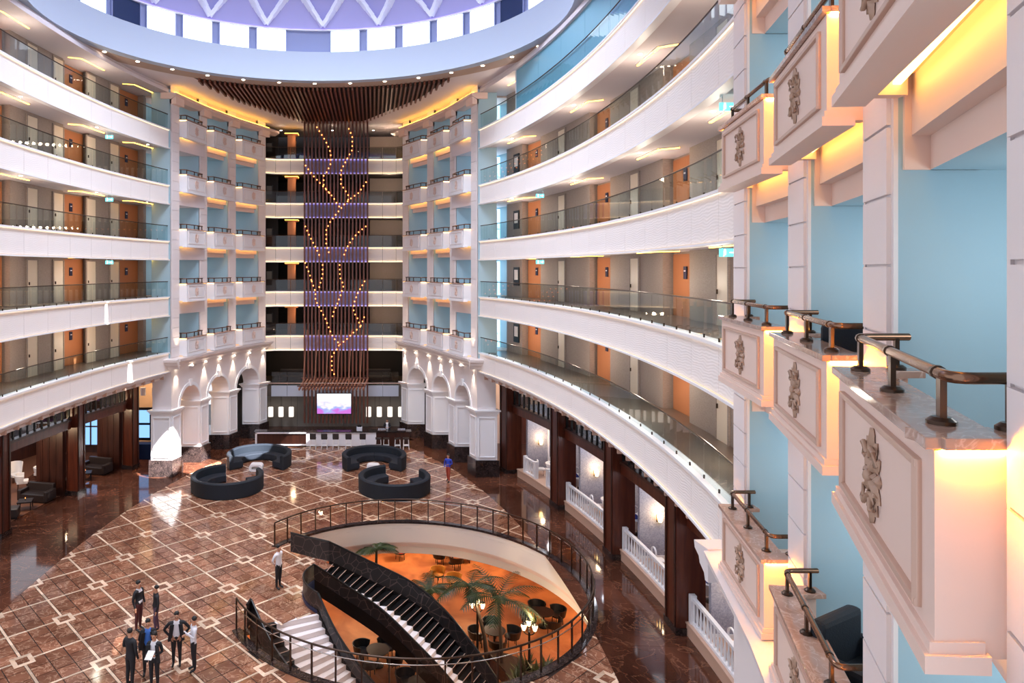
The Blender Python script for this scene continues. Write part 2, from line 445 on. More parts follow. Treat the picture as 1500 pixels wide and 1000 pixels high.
for i in range(-14, 20):
    for j in range(-16, 18):
        a, b = i*S, j*S; c = LP(a, b)
        if not (-17 < c[0] < 12 and 14 < c[1] < 54): continue
        for x in range(tn):
            for y in range(tn):
                p = floor_clip(rect(a+lw+x*q+gp, a+lw+(x+1)*q-gp, b+lw+y*q+gp, b+lw+(y+1)*q-gp))
                if p: tiles.append(p)
        for k in range(3):
            p = floor_clip(rect(a-lw+.004, a+lw-.004, b+k*S/3, b+(k+1)*S/3-.003))
            if p: strips.append(p)
            p = floor_clip(rect(a+k*S/3, a+(k+1)*S/3-.003, b-lw+.004, b+lw-.004))
            if p: strips2.append(p)
        if (i+j) % 2 == 0 and floor_clip(rect(a-.32, a+.32, b-.32, b+.32)):
            full = rect(a-.32, a+.32, b-.32, b+.32)
            inn = rect(a-.18, a+.18, b-.18, b+.18)
            for e in range(4):
                g = floor_clip([full[e], full[(e+1) % 4], inn[(e+1) % 4], inn[e]])
                if g: frames.append(g)
            g = floor_clip(rect(a-.172, a+.172, b-.172, b+.172))
            if g: insets.append(g)
def near_key(p): return sum(x[1] for x in p)/len(p) + .15*abs(sum(x[0] for x in p)/len(p)+3)
def flat_pieces(polys, name, m, limit, z):
    polys.sort(key=near_key)
    vis = [p for p in polys]
    # pieces inside the frame come first
    def infr(p):
        c = (sum(x[0] for x in p)/len(p), sum(x[1] for x in p)/len(p)); px = 547+c[0]/c[1]*1000; py = 395+EYE/c[1]*1000
        return -30 < px < 1000 and py < 1015
    A = [p for p in vis if infr(p)]; B = [p for p in vis if not infr(p)]
    for p in A[:limit]:
        c = (sum(x[0] for x in p)/len(p), sum(x[1] for x in p)/len(p))
        MB().prism([(x-c[0], y-c[1]) for x, y in p], -.012, 0).build(name, m, fl, loc=(c[0], c[1], z+random.uniform(-.0005, .0005)))
    rest = A[limit:]+B
    if rest:
        r = MB()
        for p in rest: r.prism(p, z-.012, z+random.uniform(-.0005, .0005))
        r.build(name, m, fl, kind='stuff')
flat_pieces(tiles, 'marble_tile', 'marble_tile', 300, 0)
flat_pieces(strips, 'cream_strip', 'marble_cream', 150, .001)
flat_pieces(strips2, 'cream_strip', 'marble_cream', 150, .0022)
flat_pieces(frames, 'cream_square_border', 'marble_cream', 100, .0040)
flat_pieces(insets, 'small_square_tile', 'marble_tile', 60, .0055)
# dark polished walkway around, in slabs
for side in (-1, 1):
    edges = [-14+28.5*i/12 for i in range(13)]+[17.2, 20, 23]
    for i in range(len(edges)-1):
        a, b = edges[i]+.006, edges[i+1]-.006
        for (o0, o1) in ((OFF, 1.0), (1.006, 3.1 if side > 0 else 4.0)):
            if b > 15 and o1 > 2: continue
            P, N = ell(side, a, b, 4, o0); Q, _ = ell(side, a, b, 4, o1)
            mb = MB(); mb.prism(P+Q[::-1], -.012, .0)
            mb.build('dark_marble_slab', 'marble_dark', fl)
mb = MB()
for sx in (-1, 1):
    mb.box((XC+sx*11.5, 48.2, -.009), (13, 14.6, .012))
mb.box((XC, 54, -.006), (12, 7, .012))
mb.build('dark_marble_border', 'marble_dark', fl, kind='stuff')
# back floors of lounge and terrace
mb = MB(); mb.box((-20.5, 34, -.012), (13.0, 34, .012)); mb.build('lounge_floor', 'lounge_carpet', fl)

# round opening: kerb, white inner wall, moulded edge, ceiling of the storey below
well = empty('stairwell_rim', label='round white-lined floor opening with dark marble kerb around the staircase', cat='opening', kind='structure')
a0, a1 = A_OPEN1, A_OPEN0+2*PI
P, N = circ(HOLE_C, HOLE_R, a0, a1, 80)
MB().sweep(P, N, [(-.02, -.06), (.28, -.06), (.28, .03), (-.02, .05)]).build('kerb', 'granite', well)
P, N = circ(HOLE_C, HOLE_R, 0, 2*PI, 96)
MB().sweep(P, N, [(0, -.05), (0, -1.0), (.12, -1.0), (.12, -.05)], closed=True).build('well_wall', 'fascia_plain', well, smooth=30)
MB().sweep(P, N, [(.02, -1.0), (.02, -1.08), (.14, -1.12), (.14, -1.25), (.26, -1.3), (.5, -1.3), (.5, -1.0)], closed=True).build('well_moulding', 'cream_warm', well, smooth=30)
MB().sweep(P, N, [(.26, -1.3), (.26, -1.65), (.6, -1.65), (.6, -1.3)], closed=True).build('lower_rim', 'fascia_plain', well, smooth=30)
mb = MB()
ring, _ = circ(HOLE_C, HOLE_R+.55, 0, 2*PI, 48)
for i in range(48):
    a, b = ring[i], ring[i+1]
    def out2(p):
        dx, dy = p[0]-HOLE_C[0], p[1]-HOLE_C[1]; m_ = max(abs(dx)/14, abs(dy)/20); return (HOLE_C[0]+dx/m_, HOLE_C[1]+dy/m_)
    c, d = out2(b), out2(a); o = len(mb.v); mb.v += [(*a, -1.66), (*b, -1.66), (*c, -1.66), (*d, -1.66)]; mb.f.append([o, o+1, o+2, o+3]); mb.m.append(0)
mb.build('ceiling_2', 'cream_warm', None, label='ceiling of the café storey below the round opening', cat='ceiling', kind='structure')
LZ = -4.8
mb = MB(); mb.box((1.4, 31, LZ-.05), (30, 44, .1)); mb.build('floor_2', 'carpet', None, label='orange-brown café floor seen below through the round opening', cat='floor', kind='structure')
mb = MB(); mb.box((1.4, 52, -3.2), (30, .2, 3.1)); mb.box((-13.4, 31, -3.2), (.2, 42, 3.1)); mb.box((16.2, 31, -3.2), (.2, 42, 3.1))
mb.build('wall_lower', 'cream_warm', None, label='warm wall enclosing the café storey below', cat='wall', kind='structure')
for p in ((6, 39.5), (-1, 38.5), (11.0, 33.5), (-6, 33), (2.5, 41), (9.5, 29)):
    lamp('POINT', 'cafe_downlight', (p[0], p[1], -2.0), 150, (1, .76, .5), size=.25)

# ------------------------------------------------------------------ galleries
wi = 0
for side, word, v0, v1 in SIDES:
    n = 44 if side > 0 else 30
    # corridor back wall with recessed niches (one wall for all five storeys)
    if side > 0: nich = [11.4, 3.6, -3.6, -9.7]
    else: nich = [13.2, 8.4, 2.1, -3.4]
    vs = sorted([v0+(v1+4.0-v0)*i/50 for i in range(51)])
    jog = []
    for v in vs:
        if not any(abs(v-c) < 1.3 for c in nich): jog.append((v, 1.9))
    for c in nich: jog += [(c-1.1, 1.9), (c-1.1, 2.3), (c-.4, 2.3), (c+.4, 2.3), (c+1.1, 2.3), (c+1.1, 1.9)]
    jog.sort(key=lambda t: t[0])
    fixed = []
    for c in nich: pass
    seq = []
    for (v, o) in jog: seq.append((v, o))
    # keep the jog order right at equal v
    ordd = []
    i = 0
    while i < len(seq):
        if i+1 < len(seq) and abs(seq[i][0]-seq[i+1][0]) < 1e-6:
            a, b = seq[i], seq[i+1]
            entering = any(abs(seq[i][0]-(c-1.1)) < 1e-6 for c in nich)
            lo, hi = (a, b) if a[1] < b[1] else (b, a)
            ordd += [lo, hi] if entering else [hi, lo]; i += 2
        else: ordd.append(seq[i]); i += 1
    P, N = [], []
    for v, o in ordd:
        p, q = ell(side, v, v+.001, 1, o); P.append(p[0]); N.append(q[0])
    while YC+v1+1.2 < P[-1][1]: P.pop(); N.pop()
    P.append(W(side*13.6, v1+1.5)); N.append((side*.2, .98))
    mb = MB(); mb.sweep(P, N, [(0, 6.3), (0, 23.6), (.25, 23.6), (.25, 6.3)])
    wall = mb.build('wall_'+word, 'grey_wall', None, label=f'grey-beige corridor wall behind the {word} galleries', cat='wall', kind='structure')
    for k in range(5):
        z0 = FZ(k)
        lev = LEV[k]
        # slab
        P, N = ell(side, v0, v1, n, 0); P2, N2 = ell(side, v0, v1+3.6, n, 0)
        mb = MB(); mb.sweep(P2, N2, [(.02, BZ(k)+.08), (2.5, BZ(k)+.08), (2.5, z0), (.02, z0)], mis=[0, 0, 1, 0])
        mb.build('gallery_slab', ['ceiling', 'slab_floor'], None, label=f'floor slab of the {lev} gallery on the {word} with pale soffit', cat='gallery floor', kind='structure')
        # fascia with lips, light strips and carved panels
        fa = empty('gallery_fascia', label=f'curved cream carved parapet band of the {lev} gallery on the {word}', cat='parapet', kind='structure')
        zt, zb = z0+.02, BZ(k)
        MB().sweep(P, N, [(-.10, zt-.07), (-.10, zt), (.25, zt), (.25, zt-.07)]).build('parapet_cap', 'white', fa, smooth=30)
        MB().sweep(P, N, [(-.10, zb), (-.10, zb+.06), (.2, zb+.06), (.2, zb)]).build('parapet_base', 'white', fa, smooth=30)
        MB().sweep(P, N, [(-.05, zt-.085), (-.05, zt-.071), (-.02, zt-.071), (-.02, zt-.085)]).build('light_strip', 'led_fascia', fa)
        MB().sweep(P, N, [(-.05, zb+.061), (-.05, zb+.075), (-.02, zb+.075), (-.02, zb+.061)]).build('light_strip', 'led_low', fa)
        npan = 14 if side > 0 else 10
        for i in range(npan):
            a = v0+(v1-v0)*i/npan+.008; b = v0+(v1-v0)*(i+1)/npan-.008
            Q, QN = ell(side, a, b, 4, 0)
            c = Q[2]
            MB().sweep([(x-c[0], y-c[1]) for x, y in Q], QN, [(0, -.56), (0, .55), (.04, .55), (.04, -.56)]).build('carved_panel', 'fascia', fa, smooth=40, loc=(c[0], c[1], (zt+zb)/2))
        MB().sweep(P, N, [(.05, zb+.06), (.05, zt-.06), (.09, zt-.06), (.09, zb+.06)]).build('backing', 'cream', fa)
        # glass balustrade
        gb = empty('glass_balustrade', label=f'glass balustrade with dark handrail along the {lev} gallery on the {word}', cat='balustrade', group=None)
        R, RN = ell(side, v0, v1, n, .06)
        MB().tube([(x, y, z0+.93) for x, y in R], .025, 6).build('handrail', 'bronze_dark', gb, smooth=60)
        npn = 26 if side > 0 else 18
        for i in range(npn):
            a = v0+(v1-v0)*i/npn+.02; b = v0+(v1-v0)*(i+1)/npn-.02
            Q, QN = ell(side, a, b, 2, .06); c = Q[1]
            MB().sweep([(x-c[0], y-c[1]) for x, y in Q], QN, [(-.006, 0), (-.006, .88), (.006, .88), (.006, 0)]).build('glass_pane', 'glass', gb, loc=(c[0], c[1], z0+.03))
            MB().box((0, 0, .02), (.035, .035, .1)).build('clamp', 'bronze_dark', gb, loc=(*ell(side, a-.02, a-.019, 1, .06)[0][0], z0+.04))
        # niches, doors, signs, coves
        for ci, c in enumerate(sorted(nich, reverse=True)):
            place = f'{ORD[ci]} recess from the arches, {lev} {word} gallery'
            def pt(v, o): return ell(side, v, v+.001, 1, o)
            Q, QN = ell(side, c-1.06, c+1.06, 4, 2.28)
            mb = MB(); mb.sweep(Q, QN, [(-.02, 0), (-.02, 2.2), (.02, 2.2), (.02, 0)])
            mb.build('orange_panel', 'orange', wall, loc=(0, 0, z0+.005))
            (p,), _ = [x[:1] for x in pt(c, 2.24)]; nn = pt(c, 2.24)[1][0]; ang = math.atan2(nn[1], nn[0])
            sg = empty('room_sign', (p[0], p[1], z0+1.55), f'dark blue room sign, {place}', 'sign', 'room signs on the orange recesses', rz=ang)
            mb = MB(); mb.box((-.02, 0, 0), (.03, .26, .44)); mb.build('plate', 'sign_blue', sg, bevel=.012)
            mb = MB(); mb.box((-.037, 0, .06), (.006, .14, .05)); mb.build('number_bar', 'white', sg)
            # cove light over the recess
            cv = empty('ceiling_cove_light', (0, 0, BZ(k+1)+.05), f'yellow angled ceiling cove light, {place}', 'light', 'ceiling cove lights')
            a_, b_ = pt(c-1.3, 1.5)[0][0], pt(c+1.3, 1.5)[0][0]; m1 = pt(c-1.0, .95)[0][0]; m2 = pt(c+1.0, .95)[0][0]
            mb = MB()
            for s_, e_ in ((a_, m1), (m1, m2)): mb.beam((*s_, 0), (*e_, 0), .07, .04)
            mb.build('light_strip', 'cove_yellow', cv)
            mb = MB()
            for s_, e_ in ((a_, m1), (m1, m2)): mb.beam((*s_, .02), (*e_, .02), .16, .035)
            mb.build('housing', 'ceiling', cv)
            dl = empty('downlight', (*pt(c-.2, .6)[0][0], BZ(k+1)+.07), f'round corridor downlight, {place}', 'light', 'corridor downlights')
            MB().lathe([(0, 0), (.07, 0), (.08, .02), (0, .02)], seg=10).build('lens', 'lamp_white', dl)
            if c < 12: lamp('POINT', 'corridor_glow', (*pt(c, .75)[0][0], BZ(k+1)-1.0), 44 if side > 0 else 32, (1, .86, .70), size=.15)
            # cream door half-way between the recesses, and one beside each recess on the left
            for dv, dw, what in ((-3.6, .8, 'before the next recess'),)+(((-1.55, .8, 'beside it'),) if side < 0 else ()):
                if c+dv < v0+.5: continue
                p = pt(c+dv, 1.88)[0][0]; nn = pt(c+dv, 1.88)[1][0]; ang = math.atan2(nn[1], nn[0]); wi += 1
                d = empty(f'door_{wi}', (p[0], p[1], z0), f'tall cream corridor door {what}, {place}', 'door', None, 'structure', rz=ang)
                MB().box((0, 0, 1.05), (.05, dw, 2.1)).build('door_leaf', 'door_cream', d)
                mb = MB(); mb.box((-.02, dw/2+.04, 1.08), (.06, .08, 2.16)); mb.box((-.02, -dw/2-.04, 1.08), (.06, .08, 2.16)); mb.box((-.02, 0, 2.13), (.06, dw, .06)); mb.build('door_frame', 'grey_wall', d)
                mb = MB(); mb.box((-.06, dw/2-.1, 1.0), (.05, .03, .14)); mb.build('handle', 'bronze_dark', d)
for k in range(4):
    p, q = ell(1, 13.1, 13.101, 1, 1.86)
    pf = empty('framed_notice', (*p[0], FZ(k)+1.25), f'tall black-framed notice by the far window, {LEV[k]} right gallery', 'picture', None, rz=math.atan2(q[0][1], q[0][0]))
    MB().box((0, 0, 0), (.05, .7, 1.1)).build('frame', 'black', pf); MB().box((-.03, 0, .1), (.02, .42, .6)).build('sheet', 'cream', pf)
# teal exit signs under the ceilings
def exit_sign(side, word, k, v, off, lab):
    p, q = ell(side, v, v+.001, 1, off)
    s = empty('exit_sign', (*p[0], BZ(k+1)-.16), lab, 'sign')
    s.scale = (.8, .8, .8)
    MB().box((0, 0, 0), (.52, .06, .24)).build('box', 'exit_teal', s)
    mb = MB(); mb.box((-.12, -.034, 0), (.07, .006, .12)); mb.box((-.12, -.034, .085), (.04, .006, .04)); mb.beam((-.1, -.034, -.05), (-.17, -.034, -.1), .006, .02); mb.beam((.02, -.034, 0), (.2, -.034, 0), .006, .03)
    mb.beam((.14, -.034, .06), (.2, -.034, 0), .006, .03); mb.beam((.14, -.034, -.06), (.2, -.034, 0), .006, .03); mb.build('pictogram', 'exit_white', s)
    mb = MB(); mb.box((-.18, 0, .2), (.02, .02, .2)); mb.box((.18, 0, .2), (.02, .02, .2)); mb.build('hanger', 'white', s)
for k, v, off, sd, wd, where in ((2, -11.4, .45, 1, 'right', 'near end of the third gallery'), (1, -11.4, .45, 1, 'right', 'near end of the second gallery'),
                          (2, 7.6, .6, 1, 'right', 'far end of the third gallery'), (1, 7.6, .6, 1, 'right', 'far end of the second gallery'),
                          (3, 9.5, .7, -1, 'left', 'fourth gallery'), (2, 9.5, .7, -1, 'left', 'third gallery'), (1, 9.5, .7, -1, 'left', 'second gallery')):
    exit_sign(sd, wd, k, v, off, f'teal lit exit sign, {where}, {wd} side')
# bright windows at the far end of the right corridors
for k in range(5):
    wn = empty(f'window_{k+1}', (0, 0, 0), f'tall bright corridor-end window on the {LEV[k]} gallery at right', 'window', None, 'structure')
    x0, y0 = W(11.9, 17.2)
    MB().box((x0, y0, FZ(k)+1.1), (3.4, .05, 2.2)).build('pane', 'corridor_window', wn)
    mb = MB()
    for dx in (-1.7, -.85, .0, .85, 1.7): mb.box((x0+dx, y0-.05, FZ(k)+1.1), (.06, .06, 2.1))
    mb.box((x0, y0-.05, FZ(k)+.9), (3.4, .06, .05)); mb.build('frame', 'white', wn)
# the glazed partition over the topmost right gallery
pp = empty('frosted_partition', label='pale blue frosted glass partition above the topmost gallery on the right', cat='partition')
ed = [9.6-(9.6+13.8)*i/8 for i in range(9)]
for i in range(8):
    Q, QN = ell(1, ed[i+1]+.01, ed[i]-.01, 4, .16); c = Q[2]
    MB().sweep([(x-c[0], y-c[1]) for x, y in Q], QN, [(-.02, 0), (-.02, 2.3), (.02, 2.3), (.02, 0)]).build('glass_panel', 'frosted', pp, loc=(c[0], c[1], FZ(4)+.03))
Q, QN = ell(1, ed[0], ed[0]+.08, 1, .16)
MB().sweep(Q, QN, [(-.05, FZ(4)), (-.05, 23.4), (.05, 23.4), (.05, FZ(4))]).build('end_post', 'white', pp)
# ------------------------------------------------------------------ blocks of balconies
CORN = [(0, 6.55), (-.12, 6.55), (-.16, 6.68), (-.34, 6.80), (-.38, 6.92), (-.55, 7.02), (-.58, 7.16), (0, 7.2)]
def medallion():
    """carved flower relief, in a plane facing -Y, 0.5 wide, 0.62 tall"""
    mb = MB()
    mb.ball((0, -.035, 0), .045, 8, 6, sc=(1, .7, 1))
    def leaf(cx, cz, a, L, wd, d=.03):
        """one carved leaf: a ridge with two lobes, pointing along angle a"""
        ca, sa = math.cos(a), math.sin(a)
        def P(t, n_, y): return (cx+ca*L*t-sa*wd*n_, y, cz+sa*L*t+ca*wd*n_)
        pr = [(0, .25), (.3, 1), (.5, .75), (.65, .95), (.85, .5), (1, 0)]
        o = len(mb.v)
        for t, n_ in pr: mb.v += [P(t, -n_, -.004), P(t, 0, -d*(1.15-.5*t)), P(t, n_, -.004), P(t, 0, .01)]
        for j in range(len(pr)-1):
            for k in range(4):
                l = (k+1) % 4; mb.f.append([o+j*4+k, o+j*4+l, o+j*4+4+l, o+j*4+4+k]); mb.m.append(0)
    for k in range(6): leaf(.03*math.cos(k*PI/3), .03*math.sin(k*PI/3), k*PI/3, .11, .035, .035)
    for k in range(8):
        a = k*PI/4+PI/8; leaf(.11*math.cos(a), .13*math.sin(a), a+.25*(-1)**k, .17, .05, .032)
    for s in (-1, 1): leaf(0, s*.2, s*PI/2, .14, .06, .035); leaf(s*.16, 0, 0 if s > 0 else PI, .1, .05, .035)
    for sx in (-1, 1):
        for sz in (-1, 1):
            mb.tube([(sx*.05, -.03, sz*.15), (sx*.12, -.04, sz*.22), (sx*.2, -.035, sz*.2), (sx*.21, -.025, sz*.11), (sx*.16, -.02, sz*.1)], .016, 6)
    return mb.mesh('medallion', 'relief', 60)
MED = medallion(); MED_PALE = MED.copy(); MED_PALE.materials[0] = M['cream_warm']
FACEPANEL = {}
def block(tag_, word, L, sx, sy, near):
    """L: outer-to-inner left pilaster edges (u,v). sx: +1 right / -1 left; corridor side is outward along X."""
    Lw = [Vector(W(sx*u, v)) for u, v in L]
    D = []
    for i in range(4):
        d = (Lw[min(i+1, 3)]-Lw[max(i-1, 0)]) if 0 < i < 3 else ((Lw[1]-Lw[0]) if i == 0 else (Lw[3]-Lw[2]))
        D.append(d.normalized())
    R = [Lw[i]+D[i]*PW for i in range(4)]
    O = Vector((sx, 0))
    def off(p, d): q_ = p+O*d; return (q_.x, q_.y)
    cols = ['column beside the gallery', 'middle column', 'column beside the lounges'] if not near else ['farthest column', 'middle column', 'nearest column']
    # cornice over the arches
    pl = [Lw[0]-D[0]*.02]+[p for i in range(4) for p in (Lw[i], R[i])]+[R[3]+D[3]*.05]
    path = [(p.x, p.y) for p in (pl[0], *pl[1:-1], pl[-1])]
    cs = empty('cornice', label=f'moulded cream cornice above the arches of the {tag_}', cat='cornice', kind='structure')
    MB().sweep(path, [(sx, 0)]*len(path), CORN).build('cornice_moulding', 'cream', cs, smooth=20)
    p0 = Lw[0]; yy = -1 if sy > 0 else 1
    MB().sweep([off(p0, -.5), off(p0, 1.3)], [(0, -yy)]*2, CORN).build('cornice_return', 'cream', cs, smooth=20)
    # spandrel wall with arches, pedestals
    ar = empty('arcade_wall', label=f'cream arched ground-floor arcade wall of the {tag_}', cat='arcade', kind='structure')
    for i in range(4):
        MB().prism([tuple(Lw[i]), tuple(R[i]), off(R[i], 1.15), off(Lw[i], 1.15)], 4.05, 6.6).build('pier_wall', 'cream', ar)
    for i in range(3):
        a, b = R[i], Lw[i+1]; n = 14; mb = MB(); S_ = []
        wid = (b-a).length; rise = min(1.35, wid/2)
        for j in range(n+1):
            th = PI-PI*j/n; t = .5+.5*math.cos(th); z = 4.05+rise*math.sin(th); S_.append((a.lerp(b, t), z))
        for j in range(n):
            (p, z), (q_, z2) = S_[j], S_[j+1]
            o = len(mb.v)
            for d in (0, 1.15):
                mb.v += [(*off(p, d), z), (*off(q_, d), z2), (*off(q_, d), 6.6), (*off(p, d), 6.6)]
            mb.f += [[o, o+1, o+2, o+3], [o+7, o+6, o+5, o+4], [o, o+4, o+5, o+1]]; mb.m += [0, 0, 0]
        mb.build('arch', 'cream', ar)
        mb = MB(); P = []
        for j in range(n+1):
            (p, z) = S_[j]; c = a.lerp(b, .5); P.append((p, z, c))
        o = len(mb.v)
        for p, z, c in P:
            dv = (p-c); 
            for rr, e in ((0, 0), (0, -.05), (.2, -.05), (.2, 0)):
                k_ = 1+rr/(wid/2); mb.v.append((*off(c+dv*k_, e), 4.05+(z-4.05)*k_))
        for j in range(n):
            for k_ in range(4):
                l_ = (k_+1) % 4; mb.f.append([o+j*4+k_, o+j*4+l_, o+(j+1)*4+l_, o+(j+1)*4+k_]); mb.m.append(0)
        mb.build('archivolt', 'white', ar, smooth=25)
        c = a.lerp(b, .5); dn = (b-a).normalized()
        ks = [tuple(c-dn*.13+O*-.11), tuple(c+dn*.13+O*-.11), tuple(c+dn*.13+O*.05), tuple(c-dn*.13+O*.05)]
        MB().prism(ks, 4.05+rise-.05, 4.05+rise+.38).build('keystone', 'white', ar)
    for i in range(4):
        nm = f'{ORD[i]} pedestal from the gallery' 
        pe = empty('pedestal', (Lw[i].x, Lw[i].y, 0), f'white panelled pedestal on a black base, {nm}, {tag_}', 'pillar', None, 'structure')
        q0 = [Vector((0, 0))-D[i]*.06+O*-.06, D[i]*(PW+.06)+O*-.06, D[i]*(PW+.06)+O*1.2, D[i]*-.06+O*1.2]
        def grow(g):
            return [tuple(q0[0]-D[i]*g-O*g), tuple(q0[1]+D[i]*g-O*g), tuple(q0[2]+D[i]*g+O*g), tuple(q0[3]-D[i]*g+O*g)]
        MB().prism(grow(.09), .0, 1.02).build('base', 'granite', pe)
        MB().prism(grow(0), 1.02, 3.85).build('shaft', 'white', pe)
        mb = MB(); mb.prism(grow(.05), 3.8, 3.9); mb.prism(grow(.1), 3.9, 3.98); mb.prism(grow(.16), 3.98, 4.07); mb.build('capital', 'white', pe)
        # raised panel frames on the two faces
        for (pA, pB, e) in ((q0[0], q0[1], O*-.025), (q0[3], q0[0], -D[i]*.025), (q0[1], q0[2], D[i]*.025)):
            dd = (pB-pA); ln = dd.length; dd.normalize()
            mb = MB()
            A_, B_ = pA+dd*.14+e, pB-dd*.14+e
            for (s1, s2) in (((A_, 1.2), (A_, 3.6)), ((B_, 1.2), (B_, 3.6)), ((A_, 1.2), (B_, 1.2)), ((A_, 3.6), (B_, 3.6))):
                mb.beam((s1[0].x, s1[0].y, s1[1]), (s2[0].x, s2[0].y, s2[1]), .05, .05)
            mb.build('panel_frame', 'white', pe)
    # pilasters with stacked facing stones
    for i in range(4):
        nm = f'{ORD[i]} pilaster from the gallery' if not near else f'{ORD[i]} pilaster counted from the far gallery'
        pi_ = empty('pilaster', (Lw[i].x, Lw[i].y, 0), f'tall pale pilaster with grooved facing stones, {nm}, {tag_}', 'pillar', None, 'structure')
        core = [tuple(O*.02), tuple(D[i]*PW+O*.02), tuple(D[i]*PW+O*.06), tuple(O*.06)]
        MB().prism(core, 7.15, 23.9).build('core', 'cream', pi_)
        fp = [tuple(D[i]*.05+O*-.02), tuple(D[i]*(PW-.07)+O*-.02), tuple(D[i]*(PW-.07)+O*.03), tuple(D[i]*.05+O*.03)]
        me = MB().prism(fp, 0, .575).mesh('facing_stone', 'cream')
        nst = 27
        for k in range(nst): obj('facing_stone', me, pi_, loc=(0, 0, 7.25+k*.6))
        MB().prism([tuple(D[i]*-.0+O*-.0), tuple(D[i]*.045), tuple(D[i]*.045+O*.05), tuple(O*.05)], 7.2, 23.4).build('edge_strip', 'cream', pi_)
        dep = 1.2 if i == 0 else 3.2
        MB().prism([off(Lw[i], .06), off(R[i], .06), off(R[i], dep), off(Lw[i], dep)], 7.15, 23.6).build('wall_divider', 'daylight_blue' if i else 'daylight_blue', None, label=f'dividing wall in painted daylight blue behind the {nm}, {tag_}', cat='wall', kind='structure')
    MB().prism([off(Lw[0], 3.1), off(R[3], 3.1), off(R[3], 3.3), off(Lw[0], 3.3)], 6.9, 23.6).build('wall_back', 'daylight_blue', None, label=f'rear wall in painted daylight blue of the balcony rooms of the {tag_}', cat='wall', kind='structure')
    # ---- each bay
    for i in range(3):
        a, b = R[i], Lw[i+1]; dn = (b-a).normalized(); wid = (b-a).length
        kmax = 5 if not near else 4
        # prototype balcony at level 0 (origin at a, z of parapet bottom)
        e0, e1 = (-.44, -.36) if near else (-.45, -.42)
        o = Vector((0, 0)); bb = b-a
        def q(t, d): v_ = bb*t+O*d; return (v_.x, v_.y)
        F0, F1 = Vector(q(.0, e0)), Vector(q(1.0, e1)); fd = (F1-F0).normalized(); FL = (F1-F0).length
        fn = Vector((fd.y, -fd.x)); fn = fn if fn.dot(O) < 0 else -fn
        bl = empty('balcony', (a.x, a.y, 7.2))
        th = .12
        mb = MB(); mb.prism([tuple(F0), tuple(F1), tuple(F1+O*th), tuple(F0+O*th)], .06, 1.1)
        sgn = 1 if F1.y > F0.y else -1
        mb.prism([tuple(F0+O*th), (F0.x+sx*th, F0.y+sgn*th), q(0, .05)[:1]+(F0.y+sgn*th,), (q(0, .05)[0], F0.y)], .06, 1.1)
        mb.prism([tuple(F1+O*th), (F1.x+sx*th, F1.y-sgn*th), (q(1, .05)[0], F1.y-sgn*th), (q(1, .05)[0], F1.y)], .06, 1.1)
        fm = 'cream_warm' if near else 'white'
        mb.build('parapet_wall', fm, bl)
        base = [tuple(F0+fn*.05-fd*.05), tuple(F1+fn*.05+fd*.05), (F1.x+sx*.25, F1.y+sgn*.04), (F0.x+sx*.25, F0.y-sgn*.04)]
        mb = MB(); mb.prism(base, 0, .09); base2 = [tuple(F0+fn*.025-fd*.02), tuple(F1+fn*.025+fd*.02), (F1.x+sx*.24, F1.y+sgn*.015), (F0.x+sx*.24, F0.y-sgn*.015)]
        mb.prism(base2, .09, .15); mb.build('base_moulding', fm, bl)
        # marble cap with an opening behind the parapet (three strips)
        cz0, cz1 = 1.11, 1.17; cw = .34
        mb = MB()
        mb.prism([tuple(F0+fn*.05-fd*.05), tuple(F1+fn*.05+fd*.05), (F1.x+sx*cw, F1.y), (F0.x+sx*cw, F0.y)], cz0, cz1)
        mb.prism([(F0.x+sx*.02, F0.y-sgn*.04), (F0.x+sx*.02, F0.y+sgn*.22), (q(0, .12)[0], F0.y+sgn*.22), (q(0, .12)[0], F0.y-sgn*.04)], cz0-.001, cz1-.001)
        mb.prism([(F1.x+sx*.02, F1.y+sgn*.04), (F1.x+sx*.02, F1.y-sgn*.22), (q(1, .1)[0], F1.y-sgn*.22), (q(1, .1)[0], F1.y+sgn*.04)], cz0-.001, cz1-.001)
        mb.build('marble_cap', 'marble_cap', bl, bevel=.006 if near else 0)
        # framing on the face
        def face(t, z): p_ = F0+fd*(FL*t); return p_, z
        mb = MB()
        for (t0, z0_, t1, z1_) in ((.09, .24, .91, .24), (.09, .98, .91, .98), (.09, .24, .09, .98), (.91, .24, .91, .98)):
            pA = F0+fd*FL*t0+fn*.012; pB = F0+fd*FL*t1+fn*.012
            ext = Vector((fd.x, fd.y, 0))*.02 if t0 != t1 else Vector((0, 0, .02))
            mb.beam(Vector((pA.x, pA.y, z0_))-ext, Vector((pB.x, pB.y, z1_))+ext, .045, .045)
        mb.build('face_frame', 'moulding' if near else 'cream', bl, bevel=.008 if near else 0)
        pm = F0+fd*FL*.5+fn*.004
        ang = math.atan2(fn.y, fn.x)+PI/2
        m_ = obj('medallion', MED if near else MED_PALE, bl, loc=(pm.x, pm.y, .61), rz=ang)
        s_ = 1.0; m_.scale = (.85, 1, .95)
        # light strip under the cap on the ends, cove strip underneath
        for Fp, t in ((F0, 0), (F1, 1)):
            sg_ = sgn if t == 0 else -sgn
            x0_, x1_ = Fp.x+sx*.03, q(t, .0)[0]
            MB().box(((x0_+x1_)/2, Fp.y-sg_*.012, cz0-.012), (abs(x1_-x0_), .02, .014)).build('light_strip', 'led_amber' if near else 'led_warm', bl)
        mb = MB(); u0, u1 = Vector(q(.04, .02)), Vector(q(.96, .02)); mb.beam((u0.x, u0.y, .16), (u1.x, u1.y, .16), .06, .03); mb.build('cove_strip', 'led_yellow', bl)
        # floor of the balcony over the cove
        MB().prism([q(.05, e0+.1), q(.95, e1+.1), q(.95, .32), q(.05, .32)], .24, .34).build('balcony_floor', 'tan', bl)
